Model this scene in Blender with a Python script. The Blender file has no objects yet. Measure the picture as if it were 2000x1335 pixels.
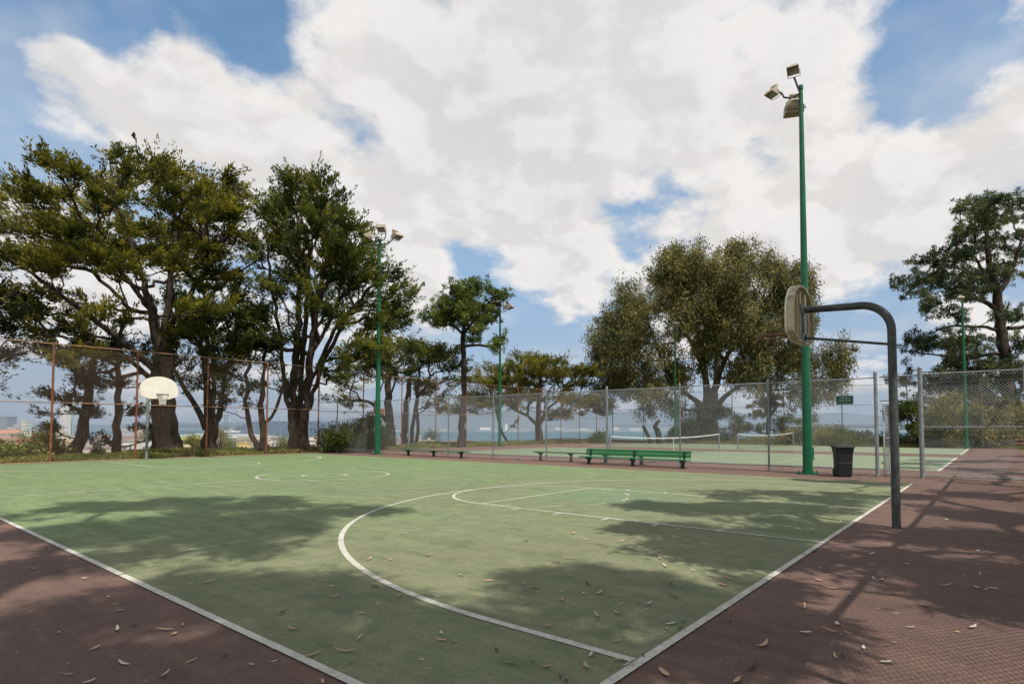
import bpy, bmesh, math, random
import numpy as np
from mathutils import Vector, Matrix

random.seed(7)
RNG = np.random.default_rng(11)
C = bpy.context.scene.collection
PI = math.pi

# ------------------------------------------------------------------ camera
CAM = np.array([-9.5876, -1.7093, 1.4008])
YAW, PIT, ROL, F = 0.903487, 0.0414115, 0.00043, 1129.67   # F in photo pixels (2000 wide)
PX, PY = 1000 + 55.527, 667.5 + 121.318
FH = np.array([math.sin(YAW), math.cos(YAW), 0.0])          # horizontal forward
RT = np.array([math.cos(YAW), -math.sin(YAW), 0.0])
FW = FH * math.cos(PIT) + np.array([0, 0, math.sin(PIT)])
UP = np.cross(RT, FW)

def at(u, v, dist):
    """point seen in photo direction (u, v), 'dist' metres ahead of the camera"""
    d = FW * F + RT * (u - PX) + UP * (PY - v)
    return CAM + d * (dist / float(d @ FH))

def gnd(u, v, z=0.0):
    d = FW * F + RT * (u - PX) + UP * (PY - v)
    return CAM + d * ((z - CAM[2]) / d[2])

def px(p):
    d = np.asarray(p, float) - CAM
    w = d @ FW
    return PX + F * (d @ RT) / w, PY - F * (d @ UP) / w

def make_camera():
    cd = bpy.data.cameras.new('camera')
    cam = bpy.data.objects.new('camera', cd)
    C.objects.link(cam)
    cam.location = CAM
    r2 = RT * math.cos(ROL) + UP * math.sin(ROL)
    u2 = -RT * math.sin(ROL) + UP * math.cos(ROL)
    m = Matrix((r2.tolist(), u2.tolist(), (-FW).tolist())).transposed()
    cam.rotation_euler = m.to_euler()
    cd.sensor_width = 36
    cd.lens = 36 * F / 2000
    cd.shift_x = -55.527 / 2000
    cd.shift_y = 121.318 / 2000
    cd.clip_start = 0.05
    cd.clip_end = 120000
    bpy.context.scene.camera = cam
make_camera()

# ------------------------------------------------------------------ materials
def nd(nt, kind, **kw):
    n = nt.nodes.new(kind)
    for k, v in kw.items():
        if k in n.inputs.keys():
            n.inputs[k].default_value = v
        else:
            setattr(n, k, v)
    return n

def mat_base(name):
    m = bpy.data.materials.new(name)
    m.use_nodes = True
    nt = m.node_tree
    b = nt.nodes['Principled BSDF']
    return m, nt, b

def c4(c):
    return (c[0], c[1], c[2], 1)

def ramp(nt, fac, stops, interp='LINEAR'):
    r = nt.nodes.new('ShaderNodeValToRGB')
    r.color_ramp.interpolation = interp
    el = r.color_ramp.elements
    while len(el) < len(stops):
        el.new(0.5)
    for e, (p, c) in zip(el, stops):
        e.position = p
        e.color = c4(c) if len(c) == 3 else c
    nt.links.new(fac, r.inputs['Fac'])
    return r.outputs['Color']

def noise(nt, scale, detail=4, rough=0.6, vec=None, dist=0.0):
    n = nd(nt, 'ShaderNodeTexNoise')
    n.inputs['Scale'].default_value = scale
    n.inputs['Detail'].default_value = detail
    n.inputs['Roughness'].default_value = rough
    n.inputs['Distortion'].default_value = dist
    if vec is None:
        g = nd(nt, 'ShaderNodeNewGeometry')
        vec = g.outputs['Position']
    nt.links.new(vec, n.inputs['Vector'])
    return n.outputs['Fac']

def mixc(nt, fac, a, b, mode='MIX'):
    m = nt.nodes.new('ShaderNodeMix')
    m.data_type = 'RGBA'
    m.blend_type = mode
    for s, v in ((0, fac), (6, a), (7, b)):
        if isinstance(v, (int, float)):
            m.inputs[s].default_value = v
        elif isinstance(v, tuple):
            m.inputs[s].default_value = c4(v)
        else:
            nt.links.new(v, m.inputs[s])
    return m.outputs[2]

def simple(name, c1, c2=None, scale=6, rough=0.6, metal=0.0, bump=0.0, stretch=None, spec=0.4, pos=(0.35, 0.65)):
    m, nt, b = mat_base(name)
    c2 = c2 or tuple(x * 0.75 for x in c1)
    tc = nd(nt, 'ShaderNodeTexCoord')
    mp = nd(nt, 'ShaderNodeMapping')
    if stretch:
        mp.inputs['Scale'].default_value = stretch
    nt.links.new(tc.outputs['Object'], mp.inputs['Vector'])
    f = noise(nt, scale, 5, 0.65, mp.outputs['Vector'])
    nt.links.new(ramp(nt, f, [(pos[0], c1), (pos[1], c2)]), b.inputs['Base Color'])
    b.inputs['Roughness'].default_value = rough
    b.inputs['Metallic'].default_value = metal
    b.inputs['Specular IOR Level'].default_value = spec
    if bump:
        bp = nd(nt, 'ShaderNodeBump')
        bp.inputs['Strength'].default_value = bump
        bp.inputs['Distance'].default_value = 0.05
        nt.links.new(f, bp.inputs['Height'])
        nt.links.new(bp.outputs['Normal'], b.inputs['Normal'])
    return m

def leaf_mat(name, dark, mid, lite, trans=0.35):
    m, nt, b = mat_base(name)
    a = nd(nt, 'ShaderNodeAttribute')
    a.attribute_name = 'tint'
    g = nd(nt, 'ShaderNodeNewGeometry')
    n1 = noise(nt, 0.55, 2, 0.5, g.outputs['Position'])
    mt = nd(nt, 'ShaderNodeMath', operation='MULTIPLY_ADD')
    nt.links.new(n1, mt.inputs[0])
    mt.inputs[1].default_value = 1.3
    mt.inputs[2].default_value = -0.65
    ad = nd(nt, 'ShaderNodeMath', operation='ADD')
    nt.links.new(mt.outputs[0], ad.inputs[0])
    nt.links.new(a.outputs['Fac'], ad.inputs[1])
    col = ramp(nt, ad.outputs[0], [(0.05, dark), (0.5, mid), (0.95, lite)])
    nt.links.new(col, b.inputs['Base Color'])
    b.inputs['Roughness'].default_value = 0.55
    b.inputs['Specular IOR Level'].default_value = 0.25
    tr = nd(nt, 'ShaderNodeBsdfTranslucent')
    nt.links.new(col, tr.inputs['Color'])
    mx = nd(nt, 'ShaderNodeMixShader')
    mx.inputs[0].default_value = trans
    nt.links.new(b.outputs[0], mx.inputs[1])
    nt.links.new(tr.outputs[0], mx.inputs[2])
    nt.links.new(mx.outputs[0], nt.nodes['Material Output'].inputs['Surface'])
    return m

M = {}
M['bark'] = simple('cypress_bark', (0.080, 0.058, 0.045), (0.024, 0.018, 0.015), 2.2, 0.9, bump=0.9, stretch=(2.4, 2.4, 0.35), spec=0.1)
M['bark_grey'] = simple('eucalyptus_bark', (0.20, 0.165, 0.125), (0.06, 0.045, 0.035), 1.2, 0.85, bump=0.5, stretch=(2, 2, 0.4), spec=0.1)
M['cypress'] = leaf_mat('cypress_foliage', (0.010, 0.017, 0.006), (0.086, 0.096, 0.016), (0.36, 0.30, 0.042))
M['cypress_green'] = leaf_mat('green_cypress_foliage', (0.009, 0.020, 0.008), (0.062, 0.085, 0.018), (0.25, 0.24, 0.04))
M['cypress_dark'] = leaf_mat('shaded_cypress_foliage', (0.007, 0.013, 0.007), (0.022, 0.034, 0.013), (0.06, 0.07, 0.02), 0.22)  # darker copy; shade from the crowns above is put into the leaf colour
M['eucalyptus'] = leaf_mat('eucalyptus_foliage', (0.024, 0.033, 0.010), (0.115, 0.116, 0.030), (0.34, 0.275, 0.090), 0.3)
M['pine'] = leaf_mat('pine_foliage', (0.014, 0.028, 0.015), (0.065, 0.088, 0.036), (0.20, 0.20, 0.075), 0.3)
M['bush'] = leaf_mat('bush_foliage', (0.022, 0.04, 0.009), (0.10, 0.14, 0.024), (0.24, 0.27, 0.055))
M['bush_yellow'] = leaf_mat('yellowish_bush_foliage', (0.045, 0.055, 0.014), (0.20, 0.19, 0.042), (0.48, 0.40, 0.15))
M['grass'] = leaf_mat('grass_blades', (0.08, 0.11, 0.018), (0.21, 0.24, 0.045), (0.40, 0.37, 0.11))
M['green_paint'] = simple('glossy_green_paint', (0.004, 0.115, 0.045), (0.004, 0.075, 0.03), 3, 0.38, spec=0.45)
M['bench_green'] = simple('bench_green_paint', (0.016, 0.165, 0.045), (0.012, 0.10, 0.032), 5, 0.6, stretch=(1, 6, 6))
M['bench_dark'] = simple('dark_green_iron', (0.010, 0.035, 0.022), (0.006, 0.02, 0.014), 8, 0.6)
M['galv'] = simple('galvanised_steel', (0.30, 0.31, 0.31), (0.17, 0.18, 0.18), 9, 0.5, 0.3)
M['galv_wire'] = simple('galvanised_wire', (0.36, 0.37, 0.36), (0.26, 0.27, 0.26), 9, 0.6, 0.2)
M['dark_pole'] = simple('weathered_dark_steel', (0.095, 0.10, 0.092), (0.045, 0.048, 0.045), 7, 0.5, 0.2, bump=0.1)
M['hoop_grey'] = simple('grey_painted_steel', (0.22, 0.25, 0.24), (0.14, 0.16, 0.16), 6, 0.5)
M['rust'] = simple('rusty_steel', (0.26, 0.105, 0.055), (0.13, 0.05, 0.03), 7, 0.8, spec=0.2)
M['rust_pale'] = simple('pale_weathered_rail', (0.36, 0.22, 0.13), (0.20, 0.10, 0.06), 3, 0.75, spec=0.2)
M['rust_wire'] = simple('rusty_wire', (0.17, 0.12, 0.09), (0.10, 0.07, 0.05), 9, 0.8, spec=0.2)
M['board_white'] = simple('cream_white_board', (0.80, 0.74, 0.64), (0.70, 0.64, 0.54), 3, 0.55)
M['board_back'] = simple('weathered_board_back', (0.58, 0.50, 0.33), (0.26, 0.21, 0.125), 3.0, 0.7, stretch=(9, 1, 0.35))
M['rim'] = simple('rusty_red_rim', (0.22, 0.075, 0.055), (0.11, 0.05, 0.04), 20, 0.6)
M['net'] = simple('white_net_cord', (0.78, 0.74, 0.66), (0.6, 0.56, 0.5), 20, 0.9)
M['band'] = simple('white_net_band', (0.62, 0.60, 0.56), (0.52, 0.50, 0.47), 4, 0.8)
M['tennis_net'] = simple('dark_net_cord', (0.03, 0.03, 0.03), (0.02, 0.02, 0.02), 9, 0.9)
M['lamp_tan'] = simple('tan_painted_housing', (0.44, 0.36, 0.27), (0.28, 0.22, 0.16), 6, 0.6)
M['lamp_dark'] = simple('dark_bracket_steel', (0.05, 0.045, 0.045), (0.03, 0.03, 0.03), 6, 0.6)
M['lamp_glass'] = simple('floodlight_glass', (0.30, 0.28, 0.25), (0.12, 0.11, 0.12), 5, 0.15, spec=0.6)
M['bin'] = simple('black_bin_plastic', (0.014, 0.015, 0.016), (0.008, 0.009, 0.010), 8, 0.5)
M['bin_label'] = simple('pale_bin_mark', (0.30, 0.31, 0.31), (0.22, 0.22, 0.22), 8, 0.6)
M['sign_green'] = simple('dark_green_sign', (0.006, 0.085, 0.05), (0.004, 0.05, 0.03), 5, 0.45)
M['sign_text'] = simple('pale_sign_lettering', (0.45, 0.5, 0.45), (0.35, 0.4, 0.35), 5, 0.6)
M['leaf_tan'] = simple('dry_tan_leaf', (0.50, 0.33, 0.21), (0.32, 0.19, 0.12), 9, 0.8)
M['leaf_brown'] = simple('dry_dark_brown_leaf', (0.07, 0.045, 0.03), (0.04, 0.025, 0.02), 9, 0.8)
M['leaf_pale'] = simple('bleached_grey_leaf', (0.55, 0.48, 0.40), (0.40, 0.33, 0.27), 9, 0.8)

# ---- court surfaces
def court_mat(name, base, stain, dirt, teal=None):
    m, nt, b = mat_base(name)
    g = nd(nt, 'ShaderNodeNewGeometry')
    P = g.outputs['Position']
    n1 = noise(nt, 0.16, 5, 0.62, P, 0.6)
    mp = nd(nt, 'ShaderNodeMapping')
    mp.inputs['Rotation'].default_value = (0, 0, math.radians(18))
    mp.inputs['Scale'].default_value = (0.9, 0.16, 1)
    nt.links.new(P, mp.inputs['Vector'])
    n2 = noise(nt, 0.9, 4, 0.6, mp.outputs[0])
    n3 = noise(nt, 38, 3, 0.7, P)
    n4 = noise(nt, 3.1, 5, 0.7, P, 0.4)
    # dust gathers towards the near end of the court
    sx = nd(nt, 'ShaderNodeSeparateXYZ')
    nt.links.new(P, sx.inputs[0])
    near = nd(nt, 'ShaderNodeMapRange')
    near.inputs['From Min'].default_value = 17
    near.inputs['From Max'].default_value = 2
    near.inputs['To Min'].default_value = -0.28
    near.inputs['To Max'].default_value = 0.22
    nt.links.new(sx.outputs['Y'], near.inputs['Value'])
    s = nd(nt, 'ShaderNodeMath', operation='ADD')
    nt.links.new(n1, s.inputs[0]); nt.links.new(near.outputs[0], s.inputs[1])
    s2 = nd(nt, 'ShaderNodeMath', operation='MULTIPLY_ADD')
    nt.links.new(n2, s2.inputs[0]); s2.inputs[1].default_value = 0.5
    nt.links.new(s.outputs[0], s2.inputs[2])
    f1 = ramp(nt, s2.outputs[0], [(0.45, (0, 0, 0)), (0.98, (1, 1, 1))])
    col = mixc(nt, f1, base, stain)
    f4 = ramp(nt, n4, [(0.42, (0, 0, 0)), (0.72, (0.85, 0.85, 0.85))])
    col = mixc(nt, f4, col, dirt)
    if teal:
        vd = nd(nt, 'ShaderNodeVectorMath', operation='DISTANCE')
        nt.links.new(P, vd.inputs[0]); vd.inputs[1].default_value = (0.8, 4.6, 0)
        ns = nd(nt, 'ShaderNodeMath', operation='MULTIPLY_ADD')
        nt.links.new(n4, ns.inputs[0]); ns.inputs[1].default_value = 1.6
        nt.links.new(vd.outputs['Value'], ns.inputs[2])
        ft = ramp(nt, ns.outputs[0], [(0.0, (0.75, 0.75, 0.75)), (1.0, (0.0, 0.0, 0.0))])
        mr = nd(nt, 'ShaderNodeMapRange')
        mr.inputs['From Min'].default_value = 2.9
        mr.inputs['From Max'].default_value = 1.6
        mr.inputs['To Max'].default_value = 0.27
        nt.links.new(ns.outputs[0], mr.inputs['Value'])
        col = mixc(nt, mr.outputs[0], col, teal)
    f3 = ramp(nt, n3, [(0.3, (0.80, 0.80, 0.80)), (0.7, (1.16, 1.16, 1.16))])
    col = mixc(nt, 1.0, col, f3, 'MULTIPLY')
    # dragged scuffs and rubbed patches
    mp3 = nd(nt, 'ShaderNodeMapping'); mp3.inputs['Rotation'].default_value = (0, 0, math.radians(-34)); mp3.inputs['Scale'].default_value = (2.2, .35, 1)
    nt.links.new(P, mp3.inputs['Vector'])
    n6 = noise(nt, 1.6, 7, 0.72, mp3.outputs[0], 1.0)
    f6 = ramp(nt, n6, [(0.30, (0.76, 0.78, 0.80)), (0.5, (1, 1, 1)), (0.70, (1.20, 1.17, 1.12))])
    col = mixc(nt, 1.0, col, f6, 'MULTIPLY')
    n7 = noise(nt, 22, 2, 0.5, P)
    f7 = ramp(nt, n7, [(0.26, (0.45, 0.42, 0.40)), (0.31, (1, 1, 1))])
    col = mixc(nt, 1.0, col, f7, 'MULTIPLY')
    # small pale specks
    n5 = noise(nt, 9.0, 2, 0.5, P)
    f5 = ramp(nt, n5, [(0.735, (0, 0, 0)), (0.77, (0.55, 0.55, 0.55))])
    col = mixc(nt, f5, col, (0.36, 0.31, 0.22))
    nt.links.new(col, b.inputs['Base Color'])
    b.inputs['Roughness'].default_value = 0.88
    b.inputs['Specular IOR Level'].default_value = 0.22
    bp = nd(nt, 'ShaderNodeBump')
    bp.inputs['Strength'].default_value = 0.35
    bp.inputs['Distance'].default_value = 0.01
    nt.links.new(n3, bp.inputs['Height'])
    nt.links.new(bp.outputs[0], b.inputs['Normal'])
    return m
M['court_green'] = court_mat('worn_green_acrylic', (0.155, 0.224, 0.098), (0.178, 0.182, 0.106), (0.105, 0.135, 0.066), teal=(0.10, 0.22, 0.13))
M['court_red'] = court_mat('worn_red_acrylic', (0.172, 0.096, 0.077), (0.134, 0.082, 0.065), (0.100, 0.066, 0.054))
M['tennis_green'] = court_mat('tennis_green_acrylic', (0.165, 0.215, 0.125), (0.20, 0.235, 0.145), (0.14, 0.185, 0.115))

def line_mat():
    m, nt, b = mat_base('worn_white_line_paint')
    g = nd(nt, 'ShaderNodeNewGeometry')
    n1 = noise(nt, 14, 5, 0.75, g.outputs['Position'])
    n2 = noise(nt, 0.5, 3, 0.6, g.outputs['Position'])
    nn = noise(nt, 60, 3, 0.75, g.outputs['Position'])
    ad = nd(nt, 'ShaderNodeMath', operation='ADD')
    nt.links.new(n1, ad.inputs[0]); nt.links.new(nn, ad.inputs[1])
    ad2 = nd(nt, 'ShaderNodeMath', operation='MULTIPLY_ADD')
    nt.links.new(n2, ad2.inputs[0]); ad2.inputs[1].default_value = 0.5; nt.links.new(ad.outputs[0], ad2.inputs[2])
    col = ramp(nt, ad2.outputs[0], [(0.0, (0.50, 0.48, 0.42)), (1.0, (0.5, 0.48, 0.42))])
    mr = nd(nt, 'ShaderNodeMapRange')
    mr.inputs['From Min'].default_value = 1.14
    mr.inputs['From Max'].default_value = 1.50
    nt.links.new(ad2.outputs[0], mr.inputs['Value'])
    col = mixc(nt, mr.outputs[0], (0.52, 0.495, 0.43), (0.27, 0.265, 0.195))
    nt.links.new(col, b.inputs['Base Color'])
    b.inputs['Roughness'].default_value = 0.85
    return m
M['line'] = line_mat()
M['line_faint'] = simple('faded_line_paint', (0.34, 0.37, 0.25), (0.19, 0.25, 0.12), 9, 0.85)

def ground_mat():
    m, nt, b = mat_base('hillside_grass_and_soil')
    g = nd(nt, 'ShaderNodeNewGeometry')
    n1 = noise(nt, 0.35, 6, 0.7, g.outputs['Position'])
    n2 = noise(nt, 6, 4, 0.7, g.outputs['Position'])
    col = ramp(nt, n1, [(0.35, (0.11, 0.12, 0.035)), (0.55, (0.15, 0.14, 0.05)), (0.7, (0.17, 0.13, 0.08))])
    col = mixc(nt, 1.0, col, ramp(nt, n2, [(0.3, (0.7, 0.7, 0.7)), (0.7, (1.2, 1.2, 1.2))]), 'MULTIPLY')
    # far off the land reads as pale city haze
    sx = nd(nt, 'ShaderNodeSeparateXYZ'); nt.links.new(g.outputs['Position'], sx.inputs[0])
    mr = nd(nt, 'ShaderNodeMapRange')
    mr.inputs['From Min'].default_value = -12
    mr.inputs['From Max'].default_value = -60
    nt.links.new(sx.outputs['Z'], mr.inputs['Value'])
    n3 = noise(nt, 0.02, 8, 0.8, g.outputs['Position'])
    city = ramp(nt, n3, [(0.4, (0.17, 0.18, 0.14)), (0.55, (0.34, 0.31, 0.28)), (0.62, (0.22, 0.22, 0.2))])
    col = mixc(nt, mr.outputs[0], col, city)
    nt.links.new(col, b.inputs['Base Color'])
    b.inputs['Roughness'].default_value = 0.95
    return m
M['ground'] = ground_mat()

# ------------------------------------------------------------------ object helpers
def link(o, parent=None):
    C.objects.link(o)
    if parent is not None:
        o.parent = parent
    return o

def tag(o, label=None, cat=None, group=None, kind=None):
    if label: o['label'] = label
    if cat: o['category'] = cat
    if group: o['group'] = group
    if kind: o['kind'] = kind
    return o

def empty(name, loc=(0, 0, 0), rz=0.0):
    o = bpy.data.objects.new(name, None)
    o.empty_display_size = 0.3
    o.location = tuple(float(x) for x in loc)
    o.rotation_euler = (0, 0, rz)
    return link(o)

def copy_tree(o, parent=None):
    c = o.copy()
    C.objects.link(c)
    c.parent = parent
    for ch in [x for x in bpy.data.objects if x.parent == o]:
        copy_tree(ch, c)
    return c

class MB:
    """collects simple solids, then becomes one mesh object"""
    def __init__(s):
        s.v, s.f, s.sm = [], [], []
    def add(s, vs, fs, smooth=False):
        k = len(s.v)
        s.v += [tuple(float(c) for c in v) for v in vs]
        s.f += [tuple(i + k for i in f) for f in fs]
        s.sm += [smooth] * len(fs)
        return s
    def box(s, c, d, rot=None, bev=0.0):
        hx, hy, hz = d[0] / 2, d[1] / 2, d[2] / 2
        if bev > 0:
            bm = bmesh.new()
            bmesh.ops.create_cube(bm, size=1)
            for v in bm.verts:
                v.co = Vector((v.co.x * d[0], v.co.y * d[1], v.co.z * d[2]))
            bmesh.ops.bevel(bm, geom=bm.edges[:], offset=bev, segments=2, affect='EDGES', profile=0.5)
            bm.verts.ensure_lookup_table()
            vs = [v.co.copy() for v in bm.verts]
            fs = [tuple(v.index for v in f.verts) for f in bm.faces]
            bm.free()
        else:
            vs = [Vector((x, y, z)) for x in (-hx, hx) for y in (-hy, hy) for z in (-hz, hz)]
            fs = [(0, 1, 3, 2), (4, 6, 7, 5), (0, 4, 5, 1), (2, 3, 7, 6), (0, 2, 6, 4), (1, 5, 7, 3)]
        if rot is not None:
            vs = [rot @ v for v in vs]
        cc = Vector(c)
        return s.add([v + cc for v in vs], fs)
    def tube(s, pts, r, n=8, caps=True, smooth=True):
        pts = [np.asarray(p, float) for p in pts]
        rs = r if isinstance(r, (list, tuple, np.ndarray)) else [r] * len(pts)
        vs, fs = [], []
        prev = None
        for i, p in enumerate(pts):
            if i == 0: t = pts[1] - pts[0]
            elif i == len(pts) - 1: t = pts[-1] - pts[-2]
            else: t = pts[i + 1] - pts[i - 1]
            t = t / (np.linalg.norm(t) + 1e-9)
            if prev is None:
                a = np.array([0, 0, 1.0]) if abs(t[2]) < 0.9 else np.array([1.0, 0, 0])
                e1 = np.cross(t, a)
            else:
                e1 = prev - t * (prev @ t)
            e1 /= np.linalg.norm(e1) + 1e-9
            prev = e1
            e2 = np.cross(t, e1)
            for k in range(n):
                a = 2 * PI * k / n
                vs.append(p + (e1 * math.cos(a) + e2 * math.sin(a)) * rs[i])
        for i in range(len(pts) - 1):
            for k in range(n):
                k2 = (k + 1) % n
                fs.append((i * n + k, i * n + k2, (i + 1) * n + k2, (i + 1) * n + k))
        s.add(vs, fs, smooth)
        if caps:
            s.add(vs[:n], [tuple(range(n))][::-1]); s.add(vs[-n:], [tuple(range(n))])
        return s
    def prism(s, poly, z0, z1, fn=None):
        """poly: list of 2-D points; extruded along the third axis; fn maps (a, b, c) to xyz"""
        fn = fn or (lambda a, b, c: (a, b, c))
        n = len(poly)
        vs = [fn(a, b, z0) for a, b in poly] + [fn(a, b, z1) for a, b in poly]
        fs = [tuple(range(n))[::-1], tuple(range(n, 2 * n))] + [(i, (i + 1) % n, n + (i + 1) % n, n + i) for i in range(n)]
        return s.add(vs, fs)
    def build(s, name, mat, parent=None, recalc=True):
        me = bpy.data.meshes.new(name)
        me.from_pydata(s.v, [], s.f)
        me.polygons.foreach_set('use_smooth', s.sm)
        me.update()
        if recalc and len(s.f) < 60000:
            bm = bmesh.new(); bm.from_mesh(me)
            bmesh.ops.recalc_face_normals(bm, faces=bm.faces)
            bm.to_mesh(me); bm.free()
        o = bpy.data.objects.new(name, me)
        me.materials.append(mat)
        return link(o, parent)

def np_mesh(name, verts, faces, mat, parent=None, tint=None, smooth=False):
    """verts (n,3), faces (m,k)"""
    me = bpy.data.meshes.new(name)
    k = faces.shape[1]
    me.vertices.add(len(verts))
    me.vertices.foreach_set('co', verts.astype(np.float32).ravel())
    me.loops.add(faces.size)
    me.loops.foreach_set('vertex_index', faces.astype(np.int32).ravel())
    me.polygons.add(len(faces))
    me.polygons.foreach_set('loop_start', np.arange(0, faces.size, k, dtype=np.int32))
    me.polygons.foreach_set('loop_total', np.full(len(faces), k, dtype=np.int32))
    me.polygons.foreach_set('use_smooth', np.full(len(faces), smooth))
    if tint is not None:
        a = me.attributes.new('tint', 'FLOAT', 'POINT')
        a.data.foreach_set('value', tint.astype(np.float32))
    me.update(calc_edges=True)
    me.validate()
    me.materials.append(mat)
    o = bpy.data.objects.new(name, me)
    return link(o, parent)

# ------------------------------------------------------------------ world: sky + clouds
SUN_EL = math.radians(60)
SUN_TR = np.array([0.30, 0.954, 0.0]); SUN_TR /= np.linalg.norm(SUN_TR)   # way the shadows fall
SH = 1 / math.tan(SUN_EL)
def make_world():
    w = bpy.data.worlds.new('World')
    bpy.context.scene.world = w
    w.use_nodes = True
    nt = w.node_tree
    bg = nt.nodes['Background']
    bg.inputs['Strength'].default_value = 0.094
    sky = nd(nt, 'ShaderNodeTexSky')
    sky.sky_type = 'NISHITA'
    sky.sun_disc = False
    sky.sun_elevation = SUN_EL
    # direction to the sun is -SUN_TR; NISHITA rotation 0 = +Y, clockwise
    sky.sun_rotation = math.atan2(-SUN_TR[0], -SUN_TR[1])
    sky.altitude = 80
    sky.air_density = 1.0
    sky.dust_density = 1.2
    sky.ozone_density = 1.5
    L = nt.links
    tc = nd(nt, 'ShaderNodeTexCoord')
    D = tc.outputs['Generated']
    def math_(op, a, b=None, c=None, clamp=False):
        n = nd(nt, 'ShaderNodeMath', operation=op)
        n.use_clamp = clamp
        for i, v in enumerate((a, b, c)):
            if v is None: continue
            if isinstance(v, (int, float)): n.inputs[i].default_value = v
            else: L.new(v, n.inputs[i])
        return n.outputs[0]
    def mrange(v, a, b, c=0.0, d=1.0, smooth=True):
        n = nd(nt, 'ShaderNodeMapRange')
        if smooth: n.interpolation_type = 'SMOOTHSTEP'
        n.inputs['From Min'].default_value = a; n.inputs['From Max'].default_value = b
        n.inputs['To Min'].default_value = c; n.inputs['To Max'].default_value = d
        L.new(v, n.inputs['Value'])
        return n.outputs[0]
    sx = nd(nt, 'ShaderNodeSeparateXYZ'); L.new(D, sx.inputs[0])
    zz = math_('ADD', math_('MAXIMUM', sx.outputs['Z'], 0.0), 0.34)
    cx = nd(nt, 'ShaderNodeCombineXYZ')
    L.new(math_('DIVIDE', sx.outputs['X'], zz), cx.inputs[0])
    L.new(math_('DIVIDE', sx.outputs['Y'], zz), cx.inputs[1])
    P = cx.outputs[0]
    def shift(v, off):
        n = nd(nt, 'ShaderNodeVectorMath', operation='ADD')
        L.new(v, n.inputs[0]); n.inputs[1].default_value = off
        return n.outputs[0]
    def fbm(v, sc, det=9, rough=0.56, dist=0.35):
        return noise(nt, sc, det, rough, v, dist)
    base = shift(P, (3.7, 1.9, 0.4))
    def field(v):
        big = fbm(v, 2.3, 8, 0.64, 0.0)
        puff = nd(nt, 'ShaderNodeTexVoronoi')
        puff.feature = 'F1'
        puff.inputs['Scale'].default_value = 5.5
        puff.inputs['Detail'].default_value = 1.0
        puff.inputs['Roughness'].default_value = 0.6
        wv = nd(nt, 'ShaderNodeVectorMath', operation='MULTIPLY_ADD')
        nn = nd(nt, 'ShaderNodeTexNoise'); nn.inputs['Scale'].default_value = 4.0; nn.inputs['Detail'].default_value = 2
        L.new(v, nn.inputs['Vector'])
        L.new(nn.outputs['Color'], wv.inputs[0]); wv.inputs[1].default_value = (.22, .22, .22); L.new(v, wv.inputs[2])
        L.new(wv.outputs[0], puff.inputs['Vector'])
        pf = math_('SUBTRACT', 0.42, puff.outputs['Distance'])
        return math_('ADD', math_('MULTIPLY_ADD', big, 2.1, -0.58), math_('MULTIPLY', pf, 0.42))
    n1 = field(base)
    n1b = field(shift(base, (-0.03, -0.075, 0.0)))       # the same field a little nearer the sun
    # broad layout: where it is clear, where it is overcast
    blobs = []   # (u, v, radius px, weight)
    for b in ((40, 60, 190, -.50), (330, 0, 170, -.36), (0, 250, 120, -.34), (190, 15, 130, -.26), (470, 30, 110, -.2), (250, 150, 130, .16), (90, 130, 90, .22), (520, 130, 70, -.22), (500, 60, 60, -.2),
              (700, 262, 75, -.27), (770, 275, 50, -.22), (1410, 125, 75, -.22), (1860, 110, 150, -.42), (1950, 60, 70, -.22), (1960, 210, 110, .14), (1770, 170, 70, -.16),
              (1250, 385, 85, -.24), (1330, 370, 45, -.16), (925, 530, 70, -.30), (1010, 570, 60, -.15), (1050, 660, 150, -.34), (900, 660, 130, -.25),
              (1720, 640, 120, -.30), (1190, 640, 90, -.25), (1480, 560, 60, -.1), (1460, 290, 55, -.12), (150, 100, 40, .2),
              (260, 170, 170, .24), (120, 180, 90, .20), (400, 130, 90, .2), (900, 120, 330, .22), (1300, 100, 260, .20), (620, 330, 200, .15), (1100, 230, 260, .16),
              (880, 420, 220, .2), (1120, 520, 100, .22), (1560, 370, 230, .22), (1900, 330, 200, .24), (1640, 90, 110, .12),
              (60, 400, 120, .18), (1130, 560, 120, .18), (560, 300, 150, .12), (1700, 420, 160, .12), (1980, 20, 60, .28), (1640, 500, 140, .18), (1700, 735, 70, .20), (700, 520, 160, .15), (1290, 430, 60, .2), (980, 560, 50, .1)):
        blobs.append(b)
    acc = None
    for (u, v, r, wt) in blobs:
        d = at(u, v, 1.0) - CAM; d /= np.linalg.norm(d)
        dd = nd(nt, 'ShaderNodeVectorMath', operation='DISTANCE')
        L.new(D, dd.inputs[0]); dd.inputs[1].default_value = tuple(d)
        loc = r / F * (F * F / (F * F + (u - PX) ** 2 + (v - 835) ** 2)) ** 0.6
        g = mrange(dd.outputs['Value'], 0.0, loc * 1.75, wt * 1.15, 0.0)
        acc = g if acc is None else math_('ADD', acc, g)
    lowb = mrange(sx.outputs['Z'], 0.02, 0.20, -0.05, 0.06)
    acc = math_('ADD', acc, lowb)
    acc = math_('ADD', acc, 0.25)
    dens = math_('ADD', n1, acc)
    densb = math_('ADD', n1b, acc)
    alpha = mrange(dens, 0.36, 0.76)
    rel = math_('SUBTRACT', dens, densb)
    lit = mrange(rel, -0.14, 0.14)
    thick = mrange(dens, 0.60, 1.25)
    n2 = fbm(shift(P, (9.1, 4.2, 2.0)), 1.3, 4, 0.6, 0.0)
    grey = mrange(math_('ADD', math_('MULTIPLY', n2, 1.2), math_('MULTIPLY', thick, 0.40)), 0.45, 1.35)
    shade = math_('SUBTRACT', math_('ADD', 0.91, math_('MULTIPLY', lit, 0.15)), math_('MULTIPLY', grey, 0.075))
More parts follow.
